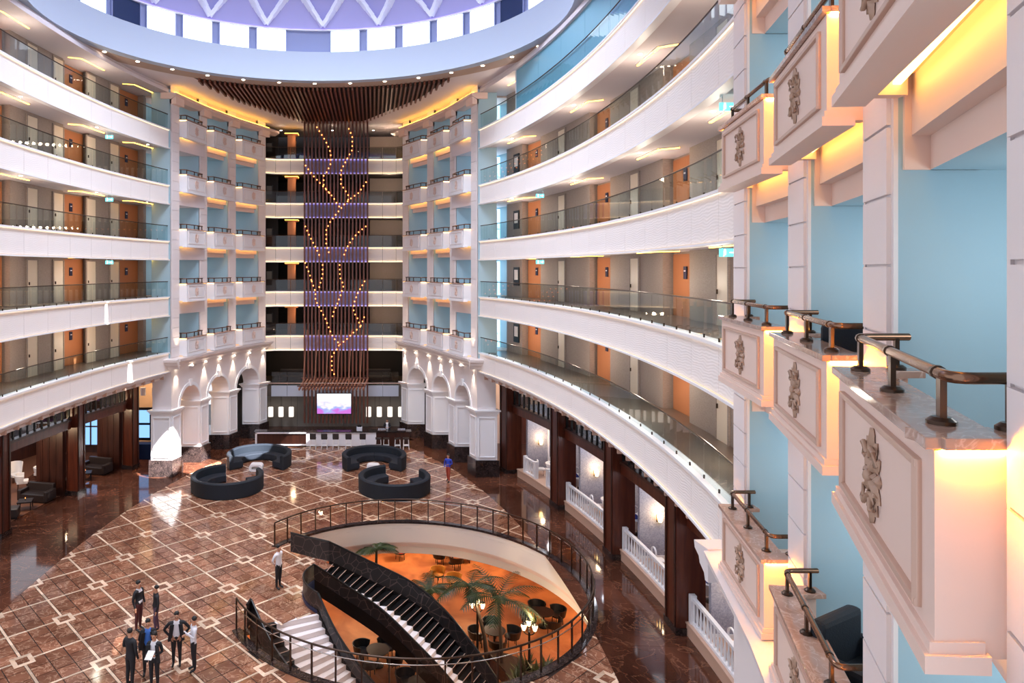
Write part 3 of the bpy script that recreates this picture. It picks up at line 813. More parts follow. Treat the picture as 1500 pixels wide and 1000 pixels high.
        MB().prism([tuple(F0+O*.1+fd*.1), tuple(F1+O*.1-fd*.1), tuple(F1+O*.3-fd*.1), tuple(F0+O*.3+fd*.1)], .08, .2).build('soffit', 'tan', bl)
        # bronze handrail
        hz = cz1+.27; inn = .13
        rp0 = F0+O*inn+fd*.14; rp1 = F1+O*inn-fd*.14
        r0 = (rp0.x, rp0.y, hz); r1 = (rp1.x, rp1.y, hz)
        def bend(p_, c_, q_, n_=4):
            p_, c_, q_ = Vector(p_), Vector(c_), Vector(q_)
            return [tuple((1-t)**2*p_+2*t*(1-t)*c_+t*t*q_) for t in [j/n_ for j in range(n_+1)]]
        l0 = (rp0.x+sx*.42, rp0.y, hz); l1 = (rp1.x+sx*.36, rp1.y, hz)
        fd3 = Vector((fd.x, fd.y, 0)); O3 = Vector((sx, 0, 0))
        pts = [l0]+bend(Vector(r0)+O3*.08, r0, Vector(r0)+fd3*.08)+bend(Vector(r1)-fd3*.12, r1, Vector(r1)+O3*.12)+[l1]
        hr = MB().tube(pts, .032, 10).build('handrail', 'bronze', bl, smooth=60)
        if near:
            for p_ in (Vector(r0).lerp(Vector(r1), .05), Vector(r0).lerp(Vector(r1), .45), Vector(r0).lerp(Vector(r1), .9)):
                MB().tube([p_-fd3*.018, p_+fd3*.018], .039, 10).build('collar', 'bronze_dark', hr, smooth=60)
        for pp_ in (Vector(r0).lerp(Vector(r1), .04), Vector(r0).lerp(Vector(r1), .48), Vector(r0).lerp(Vector(r1), .93), Vector(l0)-O3*.1, Vector(l1)-O3*.05):
            R_ = Matrix.Rotation(math.atan2(fd.y, fd.x), 3, 'Z')
            ps = MB().box((0, 0, .14), (.075, .03, .24), rot=R_).build('rail_post', 'bronze_dark', bl, loc=(pp_.x, pp_.y, cz1))
            MB().lathe([(0, 0), (.068, 0), (.068, .02), (.045, .04), (0, .04)], seg=10).build('foot_flange', 'bronze_dark', ps, smooth=40)
        for k in range(kmax):
            lab = f'balcony with carved medallion, {LEV[k]} row, {cols[i]}, {tag_}' if k else f'balcony resting on the cornice, {cols[i]}, {tag_}'
            g = 'balconies of the '+tag_
            if k == 0: bo = bl
            else: bo = copy_tree(bl, location=(a.x, a.y, 7.2+3.4*k))
            tag(bo, lab, 'balcony', g)
            # room slab with stepped beams
            zc = 10.05+3.4*(k-1)
            rm = (a+b)/2+O*1.7; lamp('POINT', 'room_daylight', (rm.x, rm.y, 9.2+3.4*k), 22 if near else 9, (.93, .97, 1), size=.4)
            if k >= 0:
                mb = MB(); mb.prism([off(a, .33), off(b, .33), off(b, 3.2), off(a, 3.2)], zc if k else 7.0, zc+.92, mb=1); mb.prism([off(a, .17), off(b, .17), off(b, .34), off(a, .34)], zc+.29, zc+.915)
                mb.build('beam_slab', ['cream_warm', 'daylight_blue'], None, label=f'stepped cream beam and slab under the {LEV[k]} balcony row, {cols[i]}, {tag_}', cat='beam', kind='structure')
            nx_ = (R[i]-Lw[i]).normalized()
            MB().prism([(off(a, .1)[0], a.y), (off(a, .75)[0], a.y), (off(a, .75)[0], a.y+sgn*.02), (off(a, .1)[0], a.y+sgn*.02)], zc+.0, zc+.9).build('beam_shade_strip', 'cream_warm', None, label=f'cream strip painting the shade of the beam on the side wall, {LEV[k]} row, {cols[i]}, {tag_}', cat='beam', kind='structure')  # cream paint where the beam keeps the blue daylight off the wall
            if not near or k < 3:
                # dark balcony door in the rear wall
                wd_ = empty('window_balcony', label=f'dark balcony door behind the {LEV[k]} balcony, {cols[i]}, {tag_}', cat='window', kind='structure')
                pA = Vector(off(a, 3.05)); pB = Vector(off(b, 3.05)); zb_ = 7.6+3.4*k
                pm_ = pA.lerp(pB, .28); pn_ = pA.lerp(pB, .98)
                mb = MB(); mb.beam((pm_.x, pm_.y, zb_+1.1), (pn_.x, pn_.y, zb_+1.1), .04, 2.2); mb.build('pane', 'dark_void', wd_)
                mb = MB()
                for t_ in (0, .5, 1):
                    pc = pm_.lerp(pn_, t_); mb.box((pc.x, pc.y, zb_+1.1), (.09, .07, 2.24))
                mb.build('frame', 'wood_dark', wd_)
        zc = 10.05+3.4*(kmax-1)
        mb = MB(); mb.prism([off(a, .2), off(b, .2), off(b, 3.2), off(a, 3.2)], zc if near else 23.3, zc+.9 if near else 24.2); mb.build('beam_slab', ['cream_warm', 'daylight_blue'], None, label=f'cream lintel over the uppermost opening, {cols[i]}, {tag_}', cat='beam', kind='structure')
    # downlights under the cornice washing the arcade
    if not near:
        for j in range(7):
            i = j//2; p = (Lw[i].lerp(R[i], .5) if j % 2 == 0 else R[i].lerp(Lw[i+1], .5))+O*-.16
            s = empty('spotlight', (p.x, p.y, 6.53), f'small spotlight under the cornice, {ORD[j]} from the gallery, {tag_}', 'light', 'cornice spotlights')
            MB().lathe([(0, -.05), (.05, -.05), (.06, 0), (0, 0)], seg=8).build('lens', 'lamp_white', s)
            lamp('SPOT', 'cornice_spot', (p.x, p.y, 6.42), 150, (1, .82, .62), aim=(p.x+sx*.12, p.y, 4.0), size=.03, spot=.9, blend=.6)
            # uplight grazing the pilaster above
            if j % 2 == 0: lamp('SPOT', 'cornice_uplight', (p.x-sx*.2, p.y, 7.3), 90, (1, .8, .58), aim=(p.x+sx*.1, p.y, 10), size=.03, spot=.8, blend=.7)
    return Lw, R, D
RB_ = block('far right block', 'right', FAR_L, 1, 1, False)
LB_ = block('far left block', 'left', FAR_L, -1, 1, False)
NB_ = block('near right block', 'right', NEAR_L, 1, -1, True)
# armchairs in the near balcony rooms
def room_chair(loc, rz, lab):
    c = empty('upholstered_armchair', loc, lab, 'chair', None, rz=rz)
    MB().box((0, 0, .25), (.8, .75, .34)).build('seat', 'navy', c, bevel=.05)
    MB().box((0, .34, .6), (.85, .16, .75)).build('backrest', 'navy', c, bevel=.06)
    for s in (-1, 1):
        MB().box((s*.42, 0, .4), (.15, .75, .5)).build('arm', 'navy', c, bevel=.06)
        MB().tube([(s*.34, -.37, .06), (s*.34, -.385, .62), (s*.42, -.39, .68), (s*.5, -.385, .6)], .012, 5).build('piping', 'blue_cloth', c)
        for t in (-1, 1): MB().box((s*.34, t*.3, .04), (.06, .06, .08)).build('leg', 'black', c)
room_chair((5.62, 7.75, 7.578), .5, 'dark navy armchair with blue piping in the lowest middle room of the near block')
room_chair((5.62, 7.75, 10.978), -.5, 'dark armchair behind the bronze rail of the second-row middle balcony, near block')

# ------------------------------------------------------------------ ceiling over everything, with the round dome opening
CZ = 23.83
ce = empty('ceiling', label='cream ceiling around the dome opening with a brown soffit ring', cat='ceiling', kind='structure')
mb = MB(); n = 72
def oc(i, g=0): t = 2*PI*i/n; return (OC[0]+(OA+g)*math.cos(t), OC[1]+(OB+g)*math.sin(t))
for i in range(n):
    a, b = oc(i, 1.5), oc(i+1, 1.5)
    def out3(p):
        dx, dy = p[0]-OC[0], p[1]-OC[1]; m_ = max(abs(dx)/18, abs(dy)/28); return (OC[0]+dx/m_, OC[1]+dy/m_)
    c, d = out3(b), out3(a); o = len(mb.v); mb.v += [(*a, CZ), (*b, CZ), (*c, CZ), (*d, CZ)]; mb.f.append([o, o+1, o+2, o+3]); mb.m.append(0)
mb.build('ceiling_plane', 'ceiling', ce)
P = [oc(i) for i in range(n)]; N = [(math.cos(2*PI*i/n), math.sin(2*PI*i/n)) for i in range(n)]
MB().sweep(P, N, [(0, CZ-.03), (1.6, CZ-.03), (1.6, CZ+.05), (0, CZ+.05)], closed=True).build('soffit_ring', 'soffit_brown', ce)
for i in range(0, n, 2):
    x, y = oc(i+.5, .7)
    s = empty('soffit_downlight', (x, y, CZ-.035), f'tiny downlight in the brown soffit ring, {ORD[i//2]} counted around from the right', 'light', 'downlights of the soffit ring')
    MB().lathe([(0, -.015), (.09, -.015), (.1, 0), (0, 0)], seg=8).build('lens', 'lamp_white', s)
# lower rims over the galleries and the blocks
for side, word, v0, v1 in SIDES:
    P, N = ell(side, v0, v1+.4, 40, 0)
    MB().sweep(P, N, [(0, 23.4), (0, 23.6), (.12, 23.72), (.12, 23.82), (2.8, 23.82), (2.8, 23.4)]).build('ceiling_rim', 'ceiling', ce, smooth=30)
for nm, (Lw, R, D), sx in (('right', RB_, 1), ('left', LB_, -1)):
    pl = [p for i in range(4) for p in (Lw[i], R[i])]; path = [(p.x, p.y) for p in pl]
    path = [(path[0][0]-D[0].x*.1, path[0][1]-D[0].y*.1)]+path+[(path[-1][0]+D[3].x*1.2, path[-1][1]+D[3].y*1.2)]
    MB().sweep(path, [(sx, 0)]*len(path), [(-.35, 23.2), (-.35, 23.38), (-.2, 23.38), (.6, 23.38), (.6, 23.0), (-.05, 23.0)]).build('ceiling_bulkhead', 'cream_warm', ce)
    cl = path[1:-1]
    MB().sweep(cl, [(sx, 0)]*len(cl), [(-.28, 23.39), (-.28, 23.43), (-.18, 23.43), (-.18, 23.39)]).build('cove_strip', 'cove_yellow', ce)
    for i in range(4):
        q_ = Lw[i]
        MB().prism([tuple(q_+Vector((-sx*.3, 0))), tuple(q_+D[i]*PW+Vector((-sx*.3, 0))), tuple(q_+D[i]*PW+Vector((sx*.1, 0))), tuple(q_+Vector((sx*.1, 0)))], 22.7, 23.22).build('corbel', 'cream_warm', ce)
# slatted timber ceiling in front of the tower
sl = empty('slatted_ceiling', label='dark brown timber slatted ceiling between the blocks, above the tower', cat='ceiling', kind='structure')
def slat_y1(x):
    u = abs(x-XC)
    for (u0, y0), (u1, y1) in zip(((0, 51.5), (2.2, 51.4), (5.96, 44.8), (7.65, 39.3)), ((2.2, 51.4), (5.96, 44.8), (7.65, 39.3), (9, 34))):
        if u <= u1: return y0+(y1-y0)*(u-u0)/(u1-u0)
    return 30
def ring_y0(x):
    t = (x-OC[0])/(OA+1.5); return OC[1]+(OB+1.5)*math.sqrt(max(0, 1-t*t))
MB().prism([(XC+7.6-15.2*i/20, ring_y0(XC+7.6-15.2*i/20)-.02) for i in range(21)]+[(XC-5.96, 44.8), (XC-2.2, 51.6), (XC+2.2, 51.6), (XC+5.96, 44.8)], CZ-.012, CZ-.004).build('backing', 'dark_void', sl)
x = XC-8.0
while x < XC+8.0:
    y0, y1 = max(ring_y0(x), 35), slat_y1(x)
    if y1-y0 > .3:
        MB().box((0, 0, 0), (.11, y1-y0, .22)).build('slat', 'wood_slat', sl, loc=(x, (y0+y1)/2, CZ-.13))
    x += .27

# dome: white drum, clerestory windows, lilac shell with white zigzag ribs
dm = empty('dome', label='lilac dome with white zigzag ribs above a ring of bright windows', cat='dome', kind='structure')
P = [oc(i) for i in range(n)]; N = [(math.cos(2*PI*i/n), math.sin(2*PI*i/n)) for i in range(n)]
MB().sweep(P, N, [(-.03, CZ-.06), (0, CZ+.2), (.0, CZ+1.65), (.12, CZ+1.65), (.5, CZ+1.65), (.5, CZ-.06)], closed=True).build('drum', 'drum_white', dm, smooth=40)
MB().sweep(P, N, [(.42, CZ+1.65), (.42, CZ+3.1), (.5, CZ+3.1), (.5, CZ+1.65)], closed=True).build('drum_wall', 'drum_wall', dm, smooth=40)
nw = 34
for i in range(nw):
    t = 2*PI*(i+.9)/nw
    if i == 8: continue
    x, y = OC[0]+(OA+.36)*math.cos(t), OC[1]+(OB+.36)*math.sin(t)
    wn = empty('clerestory_window', (x, y, CZ+2.35), f'{"glowing" if i not in (2, 13) else "dark blue"} clerestory window in the dome drum, {ORD[i]} counted around from the right', 'window', 'clerestory windows', kind=None, rz=t)
    mb = MB(); mb.box((0, 0, 0), (.05, 1.7, 1.3)); mb.build('pane', 'window_glow' if i not in (2, 13) else 'dark_blue', wn, bevel=.02)
    mb = MB()
    for s in (-1, 1): mb.box((-.01, s*.88, 0), (.1, .06, 1.36)); mb.box((-.01, 0, s*.67), (.1, 1.7, .06))
    mb.build('frame', 'drum_wall', wn)
def dome_pt(t, h):
    """h: 0 at the spring, 1 at the crown"""
    r = math.cos(h*PI/2*.9); z = CZ+3.06+6.0*math.sin(h*PI/2*.9)
    return Vector((OC[0]+(OA+.3)*r*math.cos(t), OC[1]+(OB+.3)*r*math.sin(t), z))
mb = MB(); nh = 10
for j in range(nh+1):
    for i in range(n): mb.v.append(tuple(dome_pt(2*PI*i/n, j/nh)))
for j in range(nh):
    for i in range(n): mb.f.append([j*n+i, j*n+(i+1) % n, (j+1)*n+(i+1) % n, (j+1)*n+i]); mb.m.append(0)
mb.f.append([nh*n+i for i in range(n)]); mb.m.append(0)
mb.build('dome_shell', 'lilac', dm, smooth=60)
nz = 22
def inset(t, h, d): 
    p = dome_pt(t, h); c = Vector((OC[0], OC[1], CZ+2)); return p+(c-p).normalized()*d
for i in range(nz):
    t0 = 2*PI*(i+.5)/nz; 
    for s in (-1, 1):
        mb = MB(); m2 = MB(); steps = 5
        tt = [(t0+s*PI/nz*(j/steps), .02+.27*j/steps) for j in range(steps+1)]
        for j in range(steps):
            mb.beam(inset(*tt[j], .12), inset(*tt[j+1], .12), .46, .22); m2.beam(inset(*tt[j], .24), inset(*tt[j+1], .24), .07, .06)
        rb = mb.build('zigzag_rib', 'dome_white', dm); m2.build('rib_line', 'dome_line', rb)
P2 = [(OC[0]+(OA-.05)*math.cos(2*PI*i/n), OC[1]+(OB-.05)*math.sin(2*PI*i/n)) for i in range(n)]
MB().sweep(P2, N, [(.3, CZ+3.0), (.3, CZ+3.06), (.47, CZ+3.06), (.47, CZ+3.0)], closed=True).build('light_ledge', 'dome_white', dm)
MB().sweep(P2, N, [(.32, CZ+3.065), (.32, CZ+3.09), (.38, CZ+3.09), (.38, CZ+3.065)], closed=True).build('light_strip', 'led_violet', dm)
sk = empty('fill_disc', (OC[0], OC[1], CZ+8.4), 'added glowing disc at the unseen crown of the dome', 'fill_disc', None, 'structure')  # glowing disc added out of view at the crown to light the hall
MB().lathe([(0, 0), (5.0, 0), (5.1, .1), (0, .1)], seg=32).build('pane', 'window_glow', sk)
MB().lathe([(5.0, -.1), (5.4, -.1), (5.4, .2), (5.0, .2)], seg=32, loop=True).build('frame', 'dome_white', sk)
lamp('AREA', 'dome_fill_up', (OC[0], OC[1], CZ+4.6), 380, (.76, .74, 1), aim=(OC[0], OC[1], 40), size=9, shape='DISK')  # unseen violet lamp added to brighten the dome shell
dl_ = lamp('AREA', 'dome_fill_down', (OC[0], OC[1], CZ+8.2), 2100, (.8, .88, 1), aim=(OC[0], OC[1], 0), size=10, shape='DISK')  # unseen lamp added under the crown, floods the hall from above
dl_.data.spread = math.radians(120)
# ------------------------------------------------------------------ tower end: balconies, dark lounges, slat screen, screen wall
TY = 52.7
for k in range(5):
    z0, zb, lev = FZ(k), BZ(k), LEV[k]
    pth = [W(-5.75, 24.6), W(-4.55, 25.3), W(4.75, 25.3), W(5.6, 24.75)]
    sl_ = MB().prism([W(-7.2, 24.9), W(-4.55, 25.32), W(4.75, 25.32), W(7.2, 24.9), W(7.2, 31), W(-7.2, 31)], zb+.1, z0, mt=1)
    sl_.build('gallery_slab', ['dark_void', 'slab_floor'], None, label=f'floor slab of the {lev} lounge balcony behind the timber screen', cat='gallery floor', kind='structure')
    fa = empty('balcony_fascia', label=f'glowing veined cream parapet band of the {lev} lounge balcony behind the timber screen', cat='parapet', kind='structure')
    cut = [pth[0], pth[1], W(-3.4, 25.3), W(-2.3, 25.3), W(-.6, 25.3), W(1.0, 25.3), W(2.6, 25.3), W(3.7, 25.3), pth[2], pth[3]]
    segs = list(zip(cut, cut[1:]))
    for a, b in segs:
        a, b = Vector(a), Vector(b); d = (b-a).normalized(); n_ = Vector((d.y, -d.x)); 
        a, b = a+d*.01, b-d*.01; c = (a+b)/2
        MB().prism([tuple(a-c), tuple(b-c), tuple(b-c-n_*.05), tuple(a-c-n_*.05)], -.56, .54).build('carved_panel', 'fascia' if not -5.4 < c.x < -.5 else 'lilac', fa, loc=(c.x, c.y, (z0+zb)/2))
        q0, q1 = a+n_*.08, b+n_*.08
        MB().prism([tuple(q0), tuple(q1), tuple(b-n_*.1), tuple(a-n_*.1)], z0-.05, z0+.02).build('parapet_cap', 'white', fa)
        MB().prism([tuple(q0), tuple(q1), tuple(b-n_*.1), tuple(a-n_*.1)], zb, zb+.06).build('parapet_base', 'white', fa)
        mb = MB(); e0, e1 = a+n_*.04, b+n_*.04
        mb.beam((e0.x, e0.y, z0-.062), (e1.x, e1.y, z0-.062), .03, .014); mb.build('light_strip', 'led_band' if not -5.4 < c.x < -.5 else 'led_lilac', fa)
        mb = MB(); mb.beam((e0.x, e0.y, zb+.07), (e1.x, e1.y, zb+.07), .03, .014); mb.build('light_strip', 'led_band' if not -5.4 < c.x < -.5 else 'led_lilac', fa)
    gb = empty('glass_balustrade', label=f'glass balustrade of the {lev} lounge balcony behind the timber screen', cat='balustrade')
    for a, b in segs:
        a, b = Vector(a), Vector(b); d = (b-a).normalized(); c = (a+b)/2; L = (b-a).length
        MB().box((0, 0, .45), (L-.04, .012, .86), rz=math.atan2(d.y, d.x)).build('glass_pane', 'glass_dark', gb, loc=(c.x, c.y+.06, z0))
    MB().tube([(x, y+.06, z0+.92) for x, y in pth], .02, 6).build('handrail', 'bronze_dark', gb)
    for u, side in ((-3.45, 'left'), ):
        x, y = W(u, 26.6)
        co = empty('lounge_column', (x, y, z0), f'orange lit column with flared top on the {lev} lounge balcony', 'pillar', None, 'structure')
        MB().box((0, 0, 1.1), (.62, .5, 2.2)).build('shaft', 'orange', co)
        MB().box((0, 0, 2.1), (1.0, .8, .1)).build('capital', 'orange', co)
        mb = MB()
        for dx, dy, sx_, sy_ in ((0, -.4, 1.0, .03), (-.5, 0, .03, .8), (.5, 0, .03, .8)): mb.box((dx, dy, 2.17), (sx_, sy_, .03))
        mb.build('light_strip', 'cove_yellow', co)
    for u, wh in ((-4.2, 'above the column'), (-.2, 'behind the screen'), (3.0, 'just right of the screen'), (4.9, 'by the far right block')):
        x, y = W(u, 25.8); s = empty('downlight', (x, y, BZ(k+1)+.08), f'small downlight {wh}, under the ceiling of the {lev} lounge balcony', 'light', 'lounge balcony downlights')
        MB().lathe([(0, 0), (.07, 0), (.08, .02), (0, .02)], seg=8).build('lens', 'lamp_white', s)
    lamp('POINT', 'lounge_glow', (*W(-2.9, 26.0), z0+1.7), 11, (1, .7, .42), size=.1)
    lamp('POINT', 'lounge_glow', (*W(4.2, 26.4), z0+1.7), 28, (1, .74, .5), size=.1)
    # pale back panel at the right, dark picture at the left
    mb = MB(); x, y = W(4.3, 28.3); mb.box((x, y, z0+1.15), (3.2, .08, 2.3)); mb.build('wall_lounge_rear', 'grey_wall', None, label=f'taupe rear wall of the {lev} lounge balcony', cat='wall', kind='structure')
    mb = MB(); x, y = W(-5.7, 27.1); mb.box((x, y, z0+1.15), (2.2, .1, 2.3)); mb.build('wall_lounge_stub', 'dark_void', None, label=f'dark wall stub beside the column of the {lev} lounge balcony', cat='wall', kind='structure')
    x, y = W(-5.3, 27.02); pf = empty('framed_picture', (x, y, z0+1.2), f'small dark framed picture on the wall of the {lev} lounge balcony', 'picture')
    MB().box((0, 0, 0), (.55, .05, .8)).build('frame', 'black', pf); MB().box((0, -.03, 0), (.42, .02, .66)).build('canvas', 'grey_back', pf)
mb = MB(); mb.box((XC, YC+31.2, 12), (17, .3, 25)); mb.build('wall_end', 'dark_void', None, label='dark rear wall behind the lounge balconies', cat='wall', kind='structure')
for s, wd in ((-1, 'left'), (1, 'right')):
    x, y = W(s*7.3, 28); mb = MB(); mb.box((x, y, 12), (.3, 7, 25)); mb.build('wall_end_'+wd, 'dark_void', None, label=f'dark side wall of the lounge end on the {wd}', cat='wall', kind='structure')
# mezzanine
mz = empty('mezzanine', label='low mezzanine with a pale fascia above the bar, on both sides of the timber screen', cat='mezzanine', kind='structure')
mb = MB(); mb.prism([W(-6.2, 25.9), W(6.0, 25.9), W(6.9, 31), W(-6.9, 31)], 2.75, 3.55); mb.build('slab', 'slab_floor', mz)
for i in range(8):
    x, y = W(-4.35+i*1.243, 25.85); MB().box((0, 0, 0), (1.22, .08, .84)).build('fascia_panel', 'ring_white', mz, loc=(x, y, 3.16))
gm = empty('glass_balustrade', label='glass screen of the mezzanine above the bar', cat='balustrade')
for i in range(8):
    x, y = W(-4.35+i*1.243, 25.95); MB().box((0, 0, 0), (1.2, .012, 1.05)).build('glass_pane', 'glass_dark', gm, loc=(x, y, 4.12))
for u, lab in ((-3.6, 'on the mezzanine to the left of the screen'), (3.4, 'on the mezzanine to the right of the screen')):
    x, y = W(u, 28.0); so = empty('lounge_sofa', (x, y, 3.55), f'dark lounge sofa {lab}', 'sofa')
    MB().box((0, 0, .25), (2.0, .8, .4)).build('seat', 'leather', so, bevel=.05); MB().box((0, .4, .55), (2.0, .2, .8)).build('backrest', 'leather', so, bevel=.05)
    for s in (-1, 1): MB().box((s*1.0, 0, .4), (.2, .9, .6)).build('arm', 'leather', so, bevel=.05)
x, y = W(-3.5, 29.5); lamp('POINT', 'mezz_glow', (x, y-1.5, 5.6), 40, (1, .7, .42), size=.1)
x, y = W(3.5, 29.5); lamp('POINT', 'mezz_glow', (x, y-1.5, 5.6), 40, (1, .7, .42), size=.1)
# grey rear wall of the bar
for i in range(9):
    if i == 0: bw = empty('wall_bar', label='grey panelled rear wall behind the bar', cat='wall', kind='structure')
    x, y = W(-5.0+i*1.25, 27.6); MB().box((0, 0, 1.37), (1.23, .08, 2.74)).build('wall_panel', 'grey_back', bw, loc=(x, y, 0))
# slat screen with little lamps
sc = empty('slat_screen', (*W(.17, 24.3), 0), 'tall dark timber slat screen strung with glowing amber bulbs', 'screen')
xs0 = -2.38
for i in range(18):
    MB().box((0, 0, 0), (.12, .22, 23.3)).build('slat', 'wood_slat', sc, loc=(xs0+i*.28, 0, 12.65))
SCY = W(0, 24.3)[1]
def sp(px, py): d = SCY-.18; return ((px-547)/1000*d-W(.17, 0)[0], -.18, EYE+(395-py)/1000*d)
LINES = [(440, 160, 4.545, [(110, 120), (155, 190), (180, 235), (202, 290), (202, 360), (178, 415), (155, 440), (155, 510), (178, 540), (222, 590), (245, 630), (268, 660)]),
 (440, 160, 4.545, [(322, 130), (345, 180), (345, 270), (322, 310), (295, 360), (270, 410), (270, 500), (295, 535), (318, 570), (318, 620)]),
 (440, 160, 4.545, [(35, 375), (60, 410), (83, 440), (130, 490), (200, 565)]),
 (440, 160, 4.545, [(437, 485), (390, 555), (340, 590), (290, 635), (245, 690), (198, 750), (172, 800), (172, 900), (195, 970)]),
 (440, 160, 4.545, [(33, 780), (55, 830), (80, 880), (100, 915), (125, 970)]),
 (440, 160, 4.545, [(435, 780), (385, 820), (340, 870), (310, 920), (290, 970)]),
 (360, 400, 3.333, [(322, 40), (340, 90), (340, 130), (358, 165), (388, 220), (405, 265), (420, 300), (440, 330), (460, 345), (440, 380), (420, 400), (420, 470), (435, 500)]),
 (360, 400, 3.333, [(458, -40), (460, 20), (478, 60), (460, 115), (440, 165), (424, 200), (424, 220)]),
 (360, 400, 3.333, [(580, 40), (545, 100), (527, 150), (527, 190), (545, 220), (560, 260), (525, 290), (490, 325), (455, 350)]),
 (360, 400, 3.333, [(578, 215), (560, 260)]),
 (360, 400, 3.333, [(290, -50), (310, 0), (322, 40)]), (360, 400, 3.333, [(375, -40), (375, 10), (358, 70)])]
BUL = MB().ball((0, 0, 0), .05, 7, 6).mesh('bulb', 'bulb', 60)
for ox, oy, s_, pl in LINES:
    pts = [(ox+a/s_, oy+b/s_) for a, b in pl]; carry = 0.0
    for (x0, y0), (x1, y1) in zip(pts, pts[1:]):
        L = math.hypot(x1-x0, y1-y0); t = carry
        while t < L:
            p = sp(x0+(x1-x0)*t/L, y0+(y1-y0)*t/L); obj('bulb', BUL, sc, loc=p); t += 6.6
        carry = t-L
# hanging slatted canopy with rods
cp = empty('slatted_canopy', (*W(.1, 23.4), 4.15), 'slatted timber canopy hung on thin rods in front of the screen', 'canopy')
for i in range(20):
    MB().beam((-2.2+i*.247, .45, .32), (-2.55+i*.247, -.85, -.32), .09, .16).build('slat', 'canopy_wood', cp)
for dy, dx, dz in ((-.6, -.2, -.1), (.3, 0, .34)): MB().box((dx, dy, dz), (5.0, .08, .08)).build('cross_bar', 'wood', cp)
for i in range(6): MB().tube([(-2.3+i*.84, -.6, -.05), (-2.1+i*.84, .74, 3.9)], .03, 5).build('hanging_rod', 'canopy_wood', cp)
mb = MB(); mb.tube([(-5.6, -.3, .06), (5.4, -.3, .06)], .03, 6); mb.build('stay_cable', 'moulding', cp)
# television
x, y = W(.03, 23.95)
y = W(0, 24.14)[1]; tv = empty('television', (x, y, 2.5), 'large wall television showing a violet and white picture on the timber screen', 'television')
MB().box((0, 0, 0), (2.66, .08, 1.6)).build('case', 'black', tv, bevel=.01); MB().box((0, -.045, 0), (2.56, .01, 1.5)).build('display', 'tv_picture', tv)
# pendants
for s, wd in ((-1, 'left'), (1, 'right')):
    for j in range(4):
        px_ = (426.6-15*j) if s < 0 else (540+15.6*j); y = W(0, 26.5)[1]; x = (px_-547)/1000*y
        p = empty('pendant_lamp', (x, y, 1.02), f'white drum pendant over the bar, {ORD[j]} out from the screen on the {wd}', 'lamp', 'white drum pendants over the bar')
        MB().lathe([(0, 0), (.2, 0), (.2, .74), (0, .74)], seg=14).build('lamp_shade', 'shade_glow', p, smooth=40)
        MB().tube([(0, 0, .74), (0, 0, 1.735)], .008, 5).build('cord', 'black', p)
# bar counter with stools
bar = empty('bar_counter', (*W(.1, 21.4), 0), 'long low bar counter with white front and dark top below the screen', 'bar counter')
MB().box((0, .1, 1.06), (11.2, .7, .07)).build('worktop', 'granite', bar, bevel=.01)
for a, b, m_ in ((-5.5, -1.9, 'wood_dark'), (-1.9, 3.1, 'bar_white'), (3.1, 5.5, 'wood_dark')):
    MB().box(((a+b)/2, .1, .53), (b-a-.01, .5, .98)).build('front_panel', m_, bar)
mb = MB(); mb.box((-5.45, -.2, .53), (.12, .14, 1.0)); mb.box((-3.7, -.2, 1.0), (3.6, .14, .1)); mb.box((-3.7, -.2, .14), (3.6, .14, .08)); mb.build('white_frame', 'bar_white', bar)
for i in range(9):
    u = (-1.35, -.55, .25, 1.15, 2.15, 3.25, 3.8, 4.6, 5.2)[i]
    st = empty('bar_stool', (*W(u+.1, 20.65), 0), f'bar stool with white legs and dark seat, {ORD[i]} along the counter', 'stool', 'bar stools at the long counter')
    MB().box((0, 0, .74), (.42, .4, .08)).build('seat', 'leather', st, bevel=.02)
    if i < 5: MB().box((0, -.2, .95), (.44, .06, .34)).build('backrest', 'leather', st, bevel=.02)
    for dx in (-1, 1):
        for dy in (-1, 1): MB().tube([(dx*.2, dy*.2, 0), (dx*.16, dy*.16, .72)], .022, 5).build('leg', 'white', st)
    MB().box((0, 0, .26), (.4, .4, .03)).build('foot_ring', 'white', st)
it = empty('cash_register', (*W(2.0, 21.4), 1.1), 'small pale till standing on the bar counter', 'register'); MB().box((0, 0, .14), (.4, .3, .28)).build('body', 'ring_white', it, bevel=.02); MB().box((0, -.05, .33), (.3, .04, .2)).build('screen', 'black', it)
for j, (u, lab) in enumerate(((3.6, 'dark round tray of glasses on the counter'), (5.0, 'rack of little white cups on the counter end'))):
    t = empty('serving_tray', (*W(u, 21.4), 1.1), lab, 'tray'); MB().lathe([(0, 0), (.3, 0), (.34, .05), (0, .04)], seg=14).build('dish', 'wood_dark', t)
    for q_ in range(5): MB().lathe([(0, .04), (.035, .04), (.04, .16), (0, .16)], c=((q_-2)*.11, .02*(q_ % 2), 0), seg=7).build('cup', 'ring_white', t)

# ------------------------------------------------------------------ curved sofas and loop tables in the lobby
def sofa(x, y, a0, a1, lab):
    s = empty('curved_sofa', (x, y, 0), lab, 'sofa', 'curved navy lobby sofas')
    MB().lathe([(1.78, .05), (2.05, .05), (2.07, .84), (2.0, .9), (1.86, .9), (1.78, .84)], seg=30, a0=a0, a1=a1, loop=True).build('backrest', 'navy', s, smooth=40)
    for j in range(4):
        b0 = a0+(a1-a0)*j/4+.008; b1 = a0+(a1-a0)*(j+1)/4-.008
        MB().lathe([(1.12, .1), (1.77, .1), (1.77, .44), (1.16, .46), (1.12, .42)], seg=8, a0=b0, a1=b1, loop=True).build('seat', 'navy_seat', s, smooth=40)
    MB().lathe([(1.2, 0), (2.0, 0), (2.0, .1), (1.2, .1)], seg=30, a0=a0+.02, a1=a1-.02, loop=True).build('plinth', 'black', s)
    return s
R_ = math.radians
sofa(-7.35, 44.0, R_(-35), R_(215), 'curved navy sofa near the left arcade, sunlight on its back, open towards the lobby')
